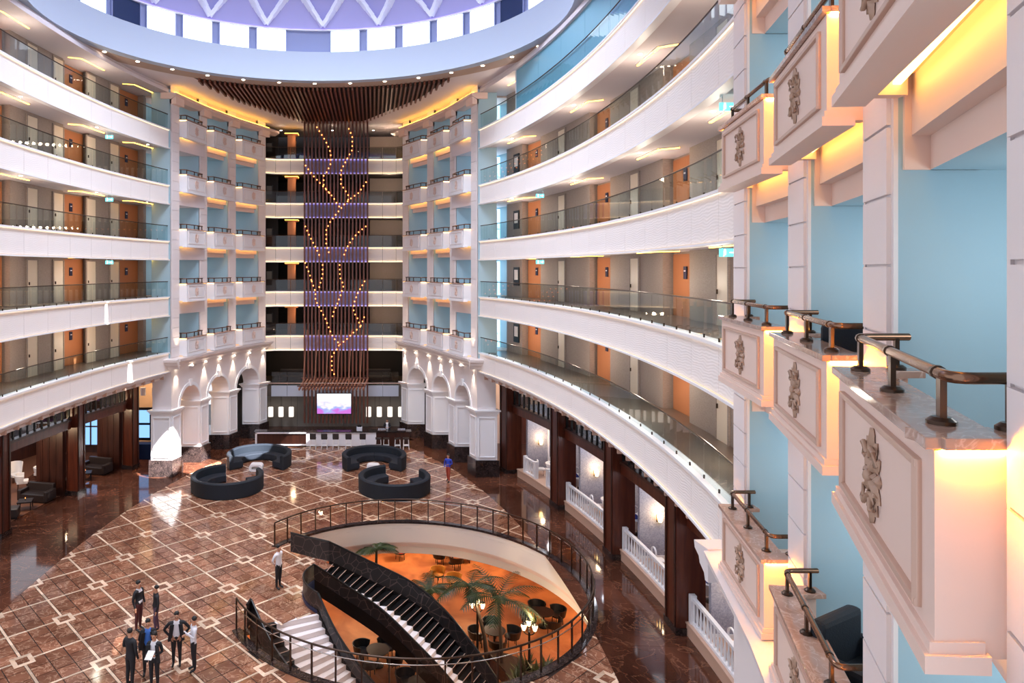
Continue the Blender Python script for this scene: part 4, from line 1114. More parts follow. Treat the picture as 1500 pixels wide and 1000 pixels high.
sofa(0.05, 43.7, R_(-35), R_(215), 'curved navy sofa in front of the right half of the bar')
sofa(-8.4, 39.3, R_(105), R_(395), 'curved navy sofa on the left, back turned to the lobby and open towards the bar')
sofa(1.2, 39.1, R_(105), R_(395), 'curved navy sofa behind the round stairwell, back turned to the railing')
def loop_table(x, y, lab):
    t = empty('loop_table', (x, y, 0), lab, 'table', 'white loop tables')
    n_ = 28; mb = MB(); o_ = []; 
    def rr(w_, h_, r_, m_):
        P_ = []
        for cx, cz, a in ((w_-r_, h_-r_, 0), (-w_+r_, h_-r_, 90), (-w_+r_, -h_+r_, 180), (w_-r_, -h_+r_, 270)):
            for j in range(7): th = R_(a+15*j); P_.append((cx+r_*math.cos(th), cz+r_*math.sin(th)))
        return P_
    A_, B_ = rr(.42, .22, .2, 0), rr(.26, .1, .09, 0)
    n_ = len(A_); vs = []
    for yy in (-.3, .3):
        vs += [(x_, yy, z_+.23) for x_, z_ in A_]+[(x_, yy, z_+.23) for x_, z_ in B_]
    fs = []
    for j in range(n_):
        l = (j+1) % n_
        fs += [(j, l, n_+l, n_+j), (2*n_+j, 3*n_+j, 3*n_+l, 2*n_+l), (j, 2*n_+j, 2*n_+l, l), (n_+j, n_+l, 3*n_+l, 3*n_+j)]
    mb.add(vs, fs); mb.build('loop_body', 'white', t, smooth=50)
loop_table(-7.35, 42.85, 'white loop-shaped low table inside the left rear curved sofa')
loop_table(0.0, 42.75, 'white loop-shaped low table inside the right rear curved sofa')
# ------------------------------------------------------------------ railing of the round opening
rl = empty('round_railing', (HOLE_C[0], HOLE_C[1], 0), 'round glass railing with thin posts and bronze handrail circling the stair opening', 'railing')
rr_ = HOLE_R+.12
a0, a1 = A_OPEN1, A_OPEN0+2*PI
np_ = 44
for i in range(np_+1):
    t = a0+(a1-a0)*i/np_
    p = MB().box((0, 0, .53), (.05, .05, 1.04)).build('rail_post', 'bronze_dark', rl, loc=(rr_*math.cos(t), rr_*math.sin(t), .04), rz=t)
for i in range(np_):
    t0, t1 = a0+(a1-a0)*(i+.06)/np_, a0+(a1-a0)*(i+.94)/np_
    P, N = circ((0, 0), rr_, t0, t1, 2)
    MB().sweep(P, N, [(-.006, .12), (-.006, .92), (.006, .92), (.006, .12)]).build('glass_pane', 'glass_ring', rl)
P, N = circ((0, 0), rr_, a0, a1, 90)
MB().tube([(x, y, 1.1) for x, y in P], .032, 8).build('handrail', 'bronze_dark', rl, smooth=60)
P, N = circ((0, 0), rr_+.06, a0, a1, 90)
MB().tube([(x, y, .95) for x, y in P], .016, 6).build('lower_rail', 'chrome', rl, smooth=60)

# ------------------------------------------------------------------ the double staircase
def path_interp(pts, t):
    n_ = len(pts)-1; i = min(int(t*n_), n_-1); f = t*n_-i
    P_ = [Vector(p) for p in pts]
    p0, p1, p2, p3 = P_[max(i-1, 0)], P_[i], P_[i+1], P_[min(i+2, n_)]
    return .5*((2*p1)+(p2-p0)*f+(2*p0-5*p1+4*p2-p3)*f*f+(3*p1-p0-3*p2+p3)*f**3)
A_IN = [(-2.4, 27.5, 0), (-1.2, 27.9, -.96), (.35, 27.7, -1.92), (1.7, 27.0, -2.88), (2.9, 26.35, -3.84), (3.9, 25.6, -4.8)]
A_OUT = [(-1.9, 29.25, 0), (-.3, 29.7, -.96), (1.6, 29.75, -1.92), (3.0, 29.3, -2.88), (4.1, 28.3, -3.84), (5.0, 27.4, -4.8)]
def arc_pt(r, deg, z): return (HOLE_C[0]+r*math.cos(R_(deg)), HOLE_C[1]+r*math.sin(R_(deg)), z)
B_IN = [arc_pt(4.05, 212+80*j/5, -4.8*j/5) for j in range(6)]
B_OUT = [arc_pt(6.5, 208+84*j/5, -4.8*j/5) for j in range(6)]
U_CURVE = [B_IN[0], (-2.4, 25.5, 0), (-2.63, 26.0, 0), (-2.72, 26.5, 0), (-2.65, 27.0, 0), A_IN[0]]
def stair(inn, out, lab, wf, nst=28):
    s = empty('curved_staircase', (0, 0, 0), lab, 'staircase')
    for i in range(nst):
        t0, t1 = i/nst, (i+1)/nst
        a, b, c, d = path_interp(inn, t0), path_interp(out, t0), path_interp(out, t1), path_interp(inn, t1)
        z = -4.8*(i+1)/nst
        def mixp(p, q_, f): return (p.x+(q_.x-p.x)*f, p.y+(q_.y-p.y)*f)
        st = MB().prism([mixp(a, b, .0), mixp(a, b, wf), mixp(d, c, wf), mixp(d, c, .0)], z-.0, z+.17).build('step', 'stair_white' , s)
        dk = MB(); dk.prism([mixp(a, b, wf), mixp(a, b, 1), mixp(d, c, 1), mixp(d, c, wf)], z-.001, z+.169)
        dk.build('step_carpet', 'black', st)
        nb = MB(); p_, q_ = mixp(d, c, wf+.01), mixp(d, c, .99); nb.beam((*p_, z+.172), (*q_, z+.172), .025, .012); nb.build('nosing', 'moulding', st)
    n_ = 40
    for side, nm in ((inn, 'inner'), (out, 'outer')):
        ph = .70 if nm == 'inner' else .92
        mb = MB(); pts = [path_interp(side, i/n_) for i in range(n_+1)]
        q_ = [(p.x, p.y, p.z) for p in pts]
        nr = []
        for i in range(n_+1):
            d = (pts[min(i+1, n_)]-pts[max(i-1, 0)]); l = math.hypot(d.x, d.y); nr.append((-d.y/l, d.x/l))
        mb.sweep(q_, nr, [(-.04, -.42), (-.04, .16), (.04, .16), (.04, -.42)]); mb.build('stringer', 'iron', s)
        np2 = 9
        for j in range(np2):
            i0, i1 = j*n_//np2, (j+1)*n_//np2
            MB().sweep(q_[i0:i1+1], nr[i0:i1+1], [(-.015, .16), (-.015, ph), (.015, ph), (.015, .16)]).build('balustrade_panel', 'pierced', s)
        MB().tube([(x, y, z+ph+.03) for x, y, z in q_], .045, 7).build('handrail', 'black', s, smooth=60)
    mb = MB(); o = len(mb.v)
    for i in range(n_+1):
        a, b = path_interp(inn, i/n_), path_interp(out, i/n_); mb.v += [(a.x, a.y, a.z-.36), (b.x, b.y, b.z-.36)]
    for i in range(n_): mb.f.append([2*i, 2*i+1, 2*i+3, 2*i+2]); mb.m.append(0)
    mb.build('soffit', 'black', s)
    return s
def pierced():
    m = bpy.data.materials.new('pierced'); m.use_nodes = True; nt = m.node_tree; b = nt.nodes['Principled BSDF']; L = nt.links.new
    b.inputs['Base Color'].default_value = (.018, .016, .017, 1); b.inputs['Roughness'].default_value = .35
    g = nt.nodes.new('ShaderNodeNewGeometry'); v = nt.nodes.new('ShaderNodeTexVoronoi'); v.feature = 'DISTANCE_TO_EDGE'; v.inputs['Scale'].default_value = 2.6
    r = nt.nodes.new('ShaderNodeMath'); r.operation = 'LESS_THAN'; r.inputs[1].default_value = .03
    mx = nt.nodes.new('ShaderNodeMix'); mx.data_type = 'RGBA'; mx.inputs[6].default_value = (.02, .017, .018, 1); mx.inputs[7].default_value = (.10, .07, .065, 1)
    L(g.outputs['Position'], v.inputs['Vector']); L(v.outputs[0], r.inputs[0]); L(r.outputs[0], mx.inputs[0]); L(mx.outputs[2], b.inputs['Base Color'])
    MATS['pierced'] = m
pierced()
stair(A_IN, A_OUT, 'dark curved stair flight crossing the opening with black carpet and pierced black balustrades', .46)
stair(B_IN, B_OUT[:], 'curved stair flight with white treads following the near side of the round opening', .66)
# landing tongue between the flights, with its curved dark balustrade
ld = empty('stair_landing', (0, 0, 0), 'landing tongue between the two flights with a curved blue-black balustrade', 'landing', None, 'structure')
U = [path_interp(U_CURVE, i/24) for i in range(25)]
UP = [(p.x, p.y) for p in U]
arcL, _ = circ(HOLE_C, HOLE_R+.3, A_OPEN0, A_OPEN1, 14)
poly = UP+[(A_OUT[0][0], A_OUT[0][1]), (-2.6, 29.7), (-3.4, 30.6), (-4.2, 31.3)]+arcL+[(B_OUT[0][0], B_OUT[0][1])]
MB().prism(poly, -.3, -.013).build('landing_slab', 'marble_tile', ld)
Ud = []
for i in range(25):
    d = U[min(i+1, 24)]-U[max(i-1, 0)]; l = math.hypot(d.x, d.y); Ud.append((-d.y/l, d.x/l))
MB().sweep([(p.x, p.y, 0) for p in U], Ud, [(-.04, -1.7), (-.04, .12), (.04, .12), (.04, -1.7)]).build('stringer', 'dark_blue', ld, smooth=40)
for j in range(4):
    MB().sweep([(p.x, p.y, 0) for p in U[j*6:j*6+7]], Ud[j*6:j*6+7], [(-.015, .12), (-.015, .72), (.015, .72), (.015, .12)]).build('balustrade_panel', 'pierced', ld)
MB().tube([(p.x, p.y, .74) for p in U], .04, 7).build('handrail', 'black', ld, smooth=60)
ol = [(-3.66, 30.25, 0), (-2.75, 29.7, 0), A_OUT[0]]
for a, b in zip(ol, ol[1:]):
    a, b = Vector(a), Vector(b); MB().beam(a+Vector((0, 0, .52)), b+Vector((0, 0, .52)), .03, .8).build('balustrade_panel', 'pierced', ld)
MB().tube([(x, y, .95) for x, y, z in ol], .045, 7).build('handrail', 'black', ld)
ol = [(-4.4, 23.7, 0), B_OUT[0]]
MB().beam((-4.4, 23.75, .52), (B_OUT[0][0], B_OUT[0][1], .52), .03, .8).build('balustrade_panel', 'pierced', ld)
MB().tube([(-4.4, 23.75, .95), (B_OUT[0][0], B_OUT[0][1], .95)], .045, 7).build('handrail', 'black', ld)

# ------------------------------------------------------------------ café storey below
def basket_chair(x, y, rz, seatm, lab, grp):
    c = empty('tub_chair', (x, y, LZ), lab, 'chair', grp, rz=rz)
    MB().lathe([(.2, .38), (.33, .4), (.33, .47), (.2, .47)], seg=14, loop=True).build('seat_frame', 'black', c)
    MB().lathe([(0, .4), (.3, .4), (.3, .48), (0, .5)], seg=14).build('seat', seatm, c)
    MB().lathe([(.34, .42), (.42, .78), (.46, .78), (.38, .42)], seg=14, a0=R_(-20), a1=R_(200), loop=True).build('backrest', 'black' if seatm != 'yellow_seat' else 'yellow_seat', c)
    for a in range(4): MB().tube([(.26*math.cos(a*PI/2+.78), .26*math.sin(a*PI/2+.78), 0), (.24*math.cos(a*PI/2+.78), .24*math.sin(a*PI/2+.78), .4)], .02, 5).build('leg', 'black', c)
def side_of(a): a %= 360; return 'right' if a < 45 or a >= 315 else 'far' if a < 135 else 'left' if a < 225 else 'near'
def cafe_table(x, y, lab, chairs, seatm='black'):
    t = empty('cafe_table', (x, y, LZ), lab, 'table')
    MB().lathe([(0, .7), (.5, .7), (.52, .74), (0, .75)], seg=20).build('tabletop', 'black', t)
    MB().lathe([(0, 0), (.26, 0), (.26, .04), (.05, .08), (.05, .7), (0, .7)], seg=10).build('base', 'black', t)
    for a in chairs:
        x1, y1 = x+.8*math.cos(R_(a)), y+.8*math.sin(R_(a))
        basket_chair(x1, y1, R_(a-90), seatm, f'dark tub chair, {side_of(a)} side of the {lab}', 'tub chairs at the '+lab)
cafe_table(8.3, 33.3, 'round black café table beneath the curved white rim', (20, 100, 200, 290))
cafe_table(5.6, 31.6, 'round black café table behind the palm trunks', (0, 90, 180, 270))
cafe_table(4.7, 40.5, 'round black café table deep under the floor edge', (10, 100, 190, 280))
cafe_table(0.2, 30.0, 'round black café table seen between the stair flights', (60, 150, 240, 330))
cafe_table(1.9, 27.6, 'round black café table under the stair flights', (45, 135, 225, 315))
for p_, m_, lab in (((3.6, 38.0), 'yellow_seat', 'mustard yellow tub chair on the orange café floor'), ((4.4, 37.2), 'yellow_seat', 'second mustard tub chair, nearer the palms, on the orange café floor'), ((1.6, 41.0), 'red_seat', 'bright red tub chair at the back of the café')):
    basket_chair(p_[0], p_[1], .6, m_, lab, None)
def street_lamp(x, y, z0, h, lab):
    s = empty('lamp_post', (x, y, z0), lab, 'lamp')
    MB().lathe([(0, 0), (.14, 0), (.14, .12), (.06, .25), (.045, h-.2), (.07, h-.15), (0, h-.1)], seg=10).build('pole', 'iron', s, smooth=50)
    for j in range(3):
        a = R_(80+120*j); c = (.26*math.cos(a), .26*math.sin(a), h-.05)
        MB().tube([(0, 0, h-.3), (.16*math.cos(a), .16*math.sin(a), h-.22), (c[0], c[1], h-.1)], .022, 6).build('arm', 'iron', s)
        sh = MB().lathe([(0, 0), (.06, .01), (.125, .2), (.09, .25), (0, .26)], c=c, seg=10).build('lamp_shade', 'glow_lamp', s, smooth=50)
        MB().lathe([(0, .26), (.12, .26), (0, .36)], c=c, seg=8).build('cap', 'iron', sh)
emis('glow_lamp', (255, 222, 160), 4)
street_lamp(4.6, 30.2, LZ, 2.55, 'black lamp post with three glowing shades beside the palm trunks')
street_lamp(6.55, 28.7, LZ+.6, 1.75, 'black lamp post with three glowing shades nearer the railing')
lamp('POINT', 'lamp_post_glow', (4.6, 29.7, LZ+2.9), 60, (1, .75, .45), size=.15); lamp('POINT', 'lamp_post_glow', (6.6, 28.3, LZ+3.0), 60, (1, .75, .45), size=.15)
def palm(x, y, h, nf, lean, lab, ln=1.7):
    p = empty('palm_tree', (x, y, LZ), lab, 'palm')
    top = Vector((lean[0], lean[1], h))
    MB().tube([(0, 0, 0), (lean[0]*.2, lean[1]*.2, h*.4), (lean[0]*.6, lean[1]*.6, h*.75), tuple(top)], .1, 8, r2=.055).build('trunk', 'trunk', p, smooth=60)
    for f in range(nf):
        a = 2*PI*f/nf+random.uniform(-.25, .25); el = random.uniform(.25, 1.1); L = ln*random.uniform(.8, 1.15)
        sp_ = []
        for j in range(9):
            t = j/8; r_ = L*t*math.cos(el*(1-.5*t)); z_ = L*(t*math.sin(el)-.62*t*t*(1.15-el*.4)); sp_.append(top+Vector((r_*math.cos(a), r_*math.sin(a), z_)))
        mb = MB(); mb.tube(sp_, .018, 4, r2=.005)
        sd = Vector((-math.sin(a), math.cos(a), 0))
        for j in range(1, 17):
            t = j/17; i_ = min(int(t*8), 7); c = sp_[i_].lerp(sp_[i_+1], t*8-i_); fw = (sp_[i_+1]-sp_[i_]).normalized()
            ll = .52*math.sin(PI*min(1, t*.85+.12))+.08
            for s in (-1, 1):
                tip = c+sd*s*ll*.75+fw*ll*.6+Vector((0, 0, -.28*ll)); wd_ = fw*.035
                o = len(mb.v); mb.v += [tuple(c-wd_), tuple(c+wd_), tuple(tip), tuple((c+tip)/2+Vector((0, 0, .03))-wd_)]
                mb.f.append([o, o+1, o+2, o+3]); mb.m.append(0)
        mb.build('frond', 'leaf', p)
palm(5.5, 29.2, 3.1, 13, (-.1, .4), 'tall palm with drooping fronds in the middle of the opening', 2.0)
palm(5.0, 29.8, 3.45, 9, (-.75, .2), 'slimmer palm leaning away behind the lamp post', 1.5)
palm(.1, 33.6, 3.6, 9, (.05, 0), 'feathery dark plant rising against the white rim', 1.2)
palm(2.6, 33.2, 1.7, 11, (.1, .1), 'low bushy palm beside the stair balustrade', 1.3)
# planter with shrubs
pl_ = empty('planter_box', (6.0, 28.2, LZ), 'dark low planter with leafy shrubs at the foot of the stairs', 'planter')
pts = [(-1.1, 2.0), (-.1, 1.8), (1.2, .7), (1.6, -2.0), (-.3, -2.0), (-.5, .4)]
MB().prism(pts, 0, .55).build('box', 'wood_dark', pl_)
MB().prism([(x*.93, y*.93) for x, y in pts], .55, .6).build('soil', 'joint', pl_)
for j in range(12):
    mb = MB(); cx, cy = random.uniform(-.2, 1.2), random.uniform(-1.7, .9)
    for q_ in range(46):
        a, el = random.uniform(0, 2*PI), random.uniform(.1, 1.4); L = random.uniform(.3, .75)
        b0 = Vector((cx, cy, .58)); tip = b0+Vector((math.cos(a)*math.cos(el), math.sin(a)*math.cos(el), math.sin(el)))*L
        sd = Vector((-math.sin(a), math.cos(a), 0))*.05; m_ = b0.lerp(tip, .55)
        o = len(mb.v); mb.v += [tuple(b0), tuple(m_+sd), tuple(tip), tuple(m_-sd)]; mb.f.append([o, o+1, o+2, o+3]); mb.m.append(0)
    mb.build('shrub', 'leaf', pl_)

# ------------------------------------------------------------------ ground-floor fronts under the galleries
def gp(side, v, off): 
    p, q = ell(side, v, v+.001, 1, off); return Vector(p[0]), Vector(q[0])
def column(side, v, off, lab, wdt=1.0, dpt=1.0):
    p, q = gp(side, v, off); ang = math.atan2(q.y, q.x)
    c = empty('timber_column', (p.x, p.y, 0), lab, 'pillar', None, 'structure', rz=ang)
    MB().box((0, 0, .12), (dpt+.1, wdt+.1, .24)).build('base', 'granite', c)
    MB().box((0, 0, 3.2), (dpt, wdt, 5.95)).build('shaft', 'wood', c)
    for s in (-1, 1): MB().box((-dpt/2-.02, s*(wdt/2-.1), 3.2), (.05, .1, 5.9)).build('edge_strip', 'wood_dark', c)
for side, word, vv in ((1, 'right', [14.6, 8.6, 2.6, -3.3, -9.4]), (-1, 'left', [15.0, 10.4, 4.6, -1.2])):
    for j, v in enumerate(vv):
        column(side, v, 2.35 if side > 0 else 3.4, f'dark polished timber column, {ORD[j]} from the arched block, under the {word} gallery', .95 if side > 0 else .7, 1.0 if side > 0 else .7)
    for j, (va, vb) in enumerate(zip(vv, vv[1:])):
        hd = empty('timber_header', (0, 0, 0), f'timber header with a transom of small panes, {ORD[j]} bay from the arched block, {word} side', 'transom', None, 'structure')
        so_ = 0 if side > 0 else 1.15
        P, N = ell(side, vb+.48, va-.48, 8, 2.2+so_)
        MB().sweep(P, N, [(0, 3.75), (0, 4.25), (.4, 4.25), (.4, 3.75)]).build('beam', 'wood', hd)
        MB().sweep(P, N, [(-.06, 4.18), (-.06, 4.3), (.3, 4.3), (.3, 4.18)]).build('moulding', 'wood_dark', hd)
        MB().sweep(P, N, [(.1, 5.45), (.1, 6.4), (.3, 6.4), (.3, 5.45)]).build('upper_beam', 'dark_void', hd)
        nm_ = 9
        for i in range(nm_):
            Q, QN = ell(side, vb+.5+(va-vb-1.0)*i/nm_+.06, vb+.5+(va-vb-1.0)*(i+1)/nm_-.06, 2, 2.3+so_)
            MB().sweep(Q, QN, [(0, 4.4), (0, 5.38), (.02, 5.38), (.02, 4.4)]).build('transom_pane', 'glass_dark', hd)
        for i in range(nm_+1):
            q_, qn = gp(side, vb+.5+(va-vb-1.0)*i/nm_, 2.3+so_)
            MB().box((q_.x, q_.y, 4.88), (.09, .09, 1.16), rz=math.atan2(qn.y, qn.x)).build('mullion', 'black', hd)
    # little brackets and cornice under the gallery
    P, N = ell(side, vv[-1]-4, 14.2, 40, 0)
    sg = empty('gallery_cornice', label=f'stepped cream cornice with small brackets under the lowest gallery on the {word}', cat='cornice', kind='structure')
    MB().sweep(P, N, [(.25, 6.38), (.25, 6.1), (.5, 5.95), (.5, 5.85), (3.4, 5.85), (3.4, 6.38)]).build('cornice_moulding', 'cream', sg, smooth=20)
    for i in range(26):
        q_, qn = gp(side, -9+23*i/25, .33)
        MB().box((q_.x, q_.y, 6.02), (.2, .1, .2), rz=math.atan2(qn.y, qn.x)).build('bracket', 'moulding', sg)
# right-hand terrace: plinth, white balustrades, papered wall with sconces, tables
tr = empty('terrace_plinth', (0, 0, 0), 'low pink stone plinth of the raised terrace behind the right columns', 'plinth', None, 'structure')
P, N = ell(1, -13.5, 13.6, 30, 2.2)
MB().sweep(P, N, [(0, 0), (0, .42), (5.5, .42), (5.5, 0)]).build('plinth_body', 'plinth', tr)
P, N = ell(1, -13.5, 13.6, 30, 2.16)
MB().sweep(P, N, [(0, .42), (0, .48), (1.0, .48), (1.0, .42)]).build('plinth_edge', 'plinth', tr)
wp = empty('wall_terrace', label='blue-grey papered wall at the back of the right terrace', cat='wall', kind='structure')
P, N = ell(1, -13.5, 14.6, 30, 5.0)
MB().sweep(P, N, [(0, .4), (0, 6.2), (.2, 6.2), (.2, .4)]).build('papered_wall', 'wallpaper', wp)
for j, (va, vb) in enumerate(((13.9, 9.3), (8.0, 3.2), (2.0, -2.7), (-3.9, -8.8))):
    bl_ = empty('white_balustrade', (0, 0, .48), f'white turned-baluster balustrade on the plinth, {ORD[j]} bay from the arched block', 'balustrade')
    if j == 0: spans = [(vb+.0, vb+1.0), (va-2.2, va-1.0)]
    else: spans = [(vb, va)]
    for (s0, s1) in spans:
        P, N = ell(1, s0, s1, 6, 2.35)
        MB().sweep(P, N, [(-.07, .82), (-.07, .92), (.07, .92), (.07, .82)]).build('top_rail', 'white', bl_)
        MB().sweep(P, N, [(-.07, 0), (-.07, .09), (.07, .09), (.07, 0)]).build('bottom_rail', 'white', bl_)
        nb = max(4, int((s1-s0)/.24))
        bm_ = MB().lathe([(0, 0), (.045, 0), (.03, .08), (.055, .25), (.03, .5), (.028, .62), (.045, .73), (0, .73)], seg=8).mesh('baluster', 'white', 50)
        for i in range(nb):
            p, q = gp(1, s0+(s1-s0)*(i+.5)/nb, 2.35); obj('baluster', bm_, bl_, loc=(p.x, p.y, .09))
        for v in (s0, s1):
            p, q = gp(1, v, 2.35); MB().box((0, 0, .49), (.2, .2, .98), rz=math.atan2(q.y, q.x)).build('newel', 'white', bl_, loc=(p.x, p.y, 0))
    p, q = gp(1, va-1.9, 4.93); ang = math.atan2(q.y, q.x)
    Q, QN = ell(1, va-.72, va-.719, 1, 3.55); pier_a = math.atan2(QN[0][1], QN[0][0])
    pw_ = empty('papered_pier', (*Q[0], .42), f'blue-grey papered cross wall beside the column, {ORD[j]} bay from the arched block', 'wall', None, 'structure', rz=pier_a)
    MB().box((-.25, 0, 2.0), (1.4, .18, 4.0)).build('papered_wall', 'wallpaper', pw_); MB().box((-.25, -.02, .08), (1.4, .2, .16)).build('skirting', 'white', pw_); MB().box((.45, -.02, 2.0), (.1, .24, 4.0)).build('edge_trim', 'white', pw_)
    sp_ = Vector(Q[0])+Vector((math.sin(pier_a), -math.cos(pier_a)))*.09+Vector((math.cos(pier_a), math.sin(pier_a)))*-.15; p = sp_; ang = pier_a+PI/2
    sn = empty('wall_sconce', (p.x, p.y, 2.15), f'glowing wall sconce on the papered pier, {ORD[j]} bay from the arched block', 'lamp', None, rz=ang)
    MB().box((0, 0, 0), (.04, .16, .3)).build('backplate', 'bronze', sn)
    MB().lathe([(0, -.1), (.07, -.1), (.13, .16), (0, .16)], c=(-.18, 0, 0), seg=10).build('lamp_shade', 'sconce_glow', sn)
    p2 = sp_+Vector((math.sin(pier_a), -math.cos(pier_a)))*.4; lamp('POINT', 'sconce_light', (p2.x, p2.y, 2.5), 18, (1, .70, .40), size=.12)
    p2, _ = gp(1, va-2.2, 3.4); lamp('POINT', 'terrace_light', (p2.x, p2.y, 3.6), 45, (.85, .88, 1), size=.3)
    # glazed white cabinet/door in the wall
    p, q = gp(1, vb+.9, 4.9); 
    gc = empty('glazed_cabinet', (p.x, p.y, .45), f'white glazed cabinet against the papered wall, {ORD[j]} bay from the arched block', 'cabinet', None, rz=math.atan2(q.y, q.x))
    MB().box((.05, 0, 1.2), (.1, 1.3, 2.4)).build('back_panel', 'lounge_teal', gc) if 'lounge_teal' in MATS else MB().box((.05, 0, 1.2), (.1, 1.3, 2.4)).build('back_panel', 'dark_blue', gc)
    for s in (-1, 0, 1): MB().box((-.05, s*.63, 1.2), (.14, .1, 2.44)).build('stile', 'white', gc)
    for z in (.05, .8, 1.6, 2.4): MB().box((-.05, 0, z), (.14, 1.3, .09)).build('rail', 'white', gc)
    for i_, (dv, of_) in enumerate(((-1.9, 3.75), (-4.25, 3.8))):
        p, q = gp(1, va+dv, of_)
        tb = empty('dining_table', (p.x, p.y, .42), f'round dining table with pale cloth, {"outer" if i_ == 0 else "inner"} one in the {ORD[j]} terrace bay', 'table')
        MB().lathe([(0, .72), (.55, .72), (.57, .76), (0, .77)], seg=18).build('tabletop', 'white', tb)
        MB().lathe([(.4, .3), (.56, .72), (.54, .72), (.38, .3)], seg=18, loop=True).build('cloth', 'white', tb)
        MB().lathe([(0, 0), (.3, 0), (.06, .06), (.05, .72), (0, .72)], seg=10).build('pedestal', 'wood_dark', tb)
        nk = empty('folded_napkin', (p.x-.15, p.y-.1, 1.195), f'blue folded napkin on the {"outer" if i_ == 0 else "inner"} terrace table, {ORD[j]} bay', 'napkin', None)
        m__ = MB(); m__.add([(-.16, -.16, 0), (.16, -.16, 0), (.16, .16, 0), (-.16, .16, 0), (0, 0, .2)], [(0, 1, 4), (1, 2, 4), (2, 3, 4), (3, 0, 4), (3, 2, 1, 0)]); m__.build('cloth', 'blue_cloth', nk)
        for a in (80, 180, 280):
            x1, y1 = p.x+.85*math.cos(R_(a)), p.y+.85*math.sin(R_(a))
            ch = empty('dining_chair', (x1, y1, .42), f'white dining chair, {side_of(a)} side of the {"outer" if i_ == 0 else "inner"} terrace table, {ORD[j]} bay', 'chair', f'white chairs at the {"outer" if i_ == 0 else "inner"} terrace table of the {ORD[j]} bay', rz=R_(a-90))
            MB().box((0, 0, .45), (.45, .45, .06)).build('seat', 'white', ch, bevel=.015)
            MB().lathe([(.2, 0), (.24, 0), (.24, .06), (.2, .06)], seg=16, loop=True).build('back_hoop', 'white', ch)
            KIDS[ch.name][-1].location = (0, .22, .75); KIDS[ch.name][-1].rotation_euler = (PI/2, 0, 0)
            for dx in (-1, 1):
                for dy in (-1, 1): MB().tube([(dx*.19, dy*.19, 0), (dx*.19, dy*.19, .43 if dy < 0 else .6)], .018, 5).build('leg', 'white', ch)
# the left lounge: timber panels, sofas, white wing chairs, blue-lit window
MB().box((-22.3, 47.3, 3.2), (10.5, .2, 6.4)).build('wall_lounge_end', 'wood_dark', None, label='dark timber end wall of the left lounge with a blue window', cat='wall', kind='structure')
wn = empty('lounge_window', (-19.5, 47.1, .5), 'blue-lit window in the end wall of the left lounge', 'window')
MB().box((0, .05, 1.2), (2.6, .06, 2.4)).build('pane', 'lounge_blue', wn)
for s_ in (-1, 0, 1): MB().box((s_*1.3, 0, 1.2), (.09, .12, 2.45)).build('frame', 'wood_dark', wn)
for z_ in (0, 1.3, 2.4): MB().box((0, 0, z_), (2.7, .12, .09)).build('frame_rail', 'wood_dark', wn)
lw_ = empty('wall_lounge', label='dark timber panelled wall at the back of the left lounge', cat='wall', kind='structure')
P, N = ell(-1, -4.5, 17.5, 20, 11.5)
MB().sweep(P, N, [(0, 0), (0, 6.2), (.2, 6.2), (.2, 0)]).build('panelling', 'wood_dark', lw_)
for j, (va, vb) in enumerate(((15.0, 10.4), (10.4, 4.6))):
    bay = ['bay by the arches', 'nearer bay'][j]
    p, q = gp(-1, va-.42, 4.6); ang = math.atan2(q.y, q.x)
    dv = empty('timber_partition', (p.x, p.y, 0), f'dark timber partition behind the column in the left lounge, {bay}', 'partition', None, 'structure', rz=ang)
    for i in range(4): MB().box((.42*i-.6, 0, 2.0), (.4, .3, 4.0)).build('panel', 'wood_dark', dv)
    for (dv_, of_, rz_, lab) in ((-1.35, 4.75, 0.0, 'inner'),):
        p, q = gp(-1, va+dv_, of_); ang = math.atan2(q.y, q.x)
        so = empty('leather_sofa', (p.x, p.y, 0), f'dark leather sofa with its back to the timber partition, left lounge, {bay}', 'sofa', None, rz=ang)
        MB().box((0, 0, .02), (1.4, .7, .06)).build('plinth', 'black', so)
        MB().box((0, 0, .24), (1.5, .8, .4)).build('seat', 'leather', so, bevel=.05)
        MB().box((0, -.4, .5), (1.6, .22, .75)).build('backrest', 'leather', so, bevel=.05)
        for s in (-1, 1): MB().box((s*.8, 0, .36), (.2, .85, .55)).build('arm', 'leather', so, bevel=.05)
    p, q = gp(-1, va-3.65, 4.4)
    cb = empty('cube_stool', (p.x, p.y, 0), f'dark leather cube stool at the front of the left lounge, {bay}', 'stool', None, rz=.3)
    MB().box((0, 0, .28), (.75, .75, .44)).build('cushion', 'leather', cb, bevel=.05); MB().box((0, 0, .04), (.65, .65, .08)).build('plinth', 'black', cb)
    p, q = gp(-1, va-2.5, 4.5)
    tb = empty('low_table', (p.x, p.y, 0), f'low square dark table with a small lamp in the left lounge, {bay}', 'table', None, rz=.3)
    MB().box((0, 0, .42), (.7, .7, .06)).build('tabletop', 'leather', tb)
    for dx in (-1, 1):
        for dy in (-1, 1): MB().box((dx*.3, dy*.3, .2), (.05, .05, .4)).build('leg', 'black', tb)
    cl = empty('table_candle', (p.x, p.y, .45), f'small glass candle on the low lounge table, {bay}', 'candle'); MB().lathe([(0, 0), (.04, 0), (.05, .1), (0, .1)], seg=8).build('holder', 'chrome', cl); MB().lathe([(0, .1), (.02, .1), (0, .16)], seg=6).build('flame', 'bulb', cl)
    lamp('POINT', 'lounge_light', (*(gp(-1, va-3, 5.6)[0]), 3.4), 170, (1, .72, .45), size=.2)
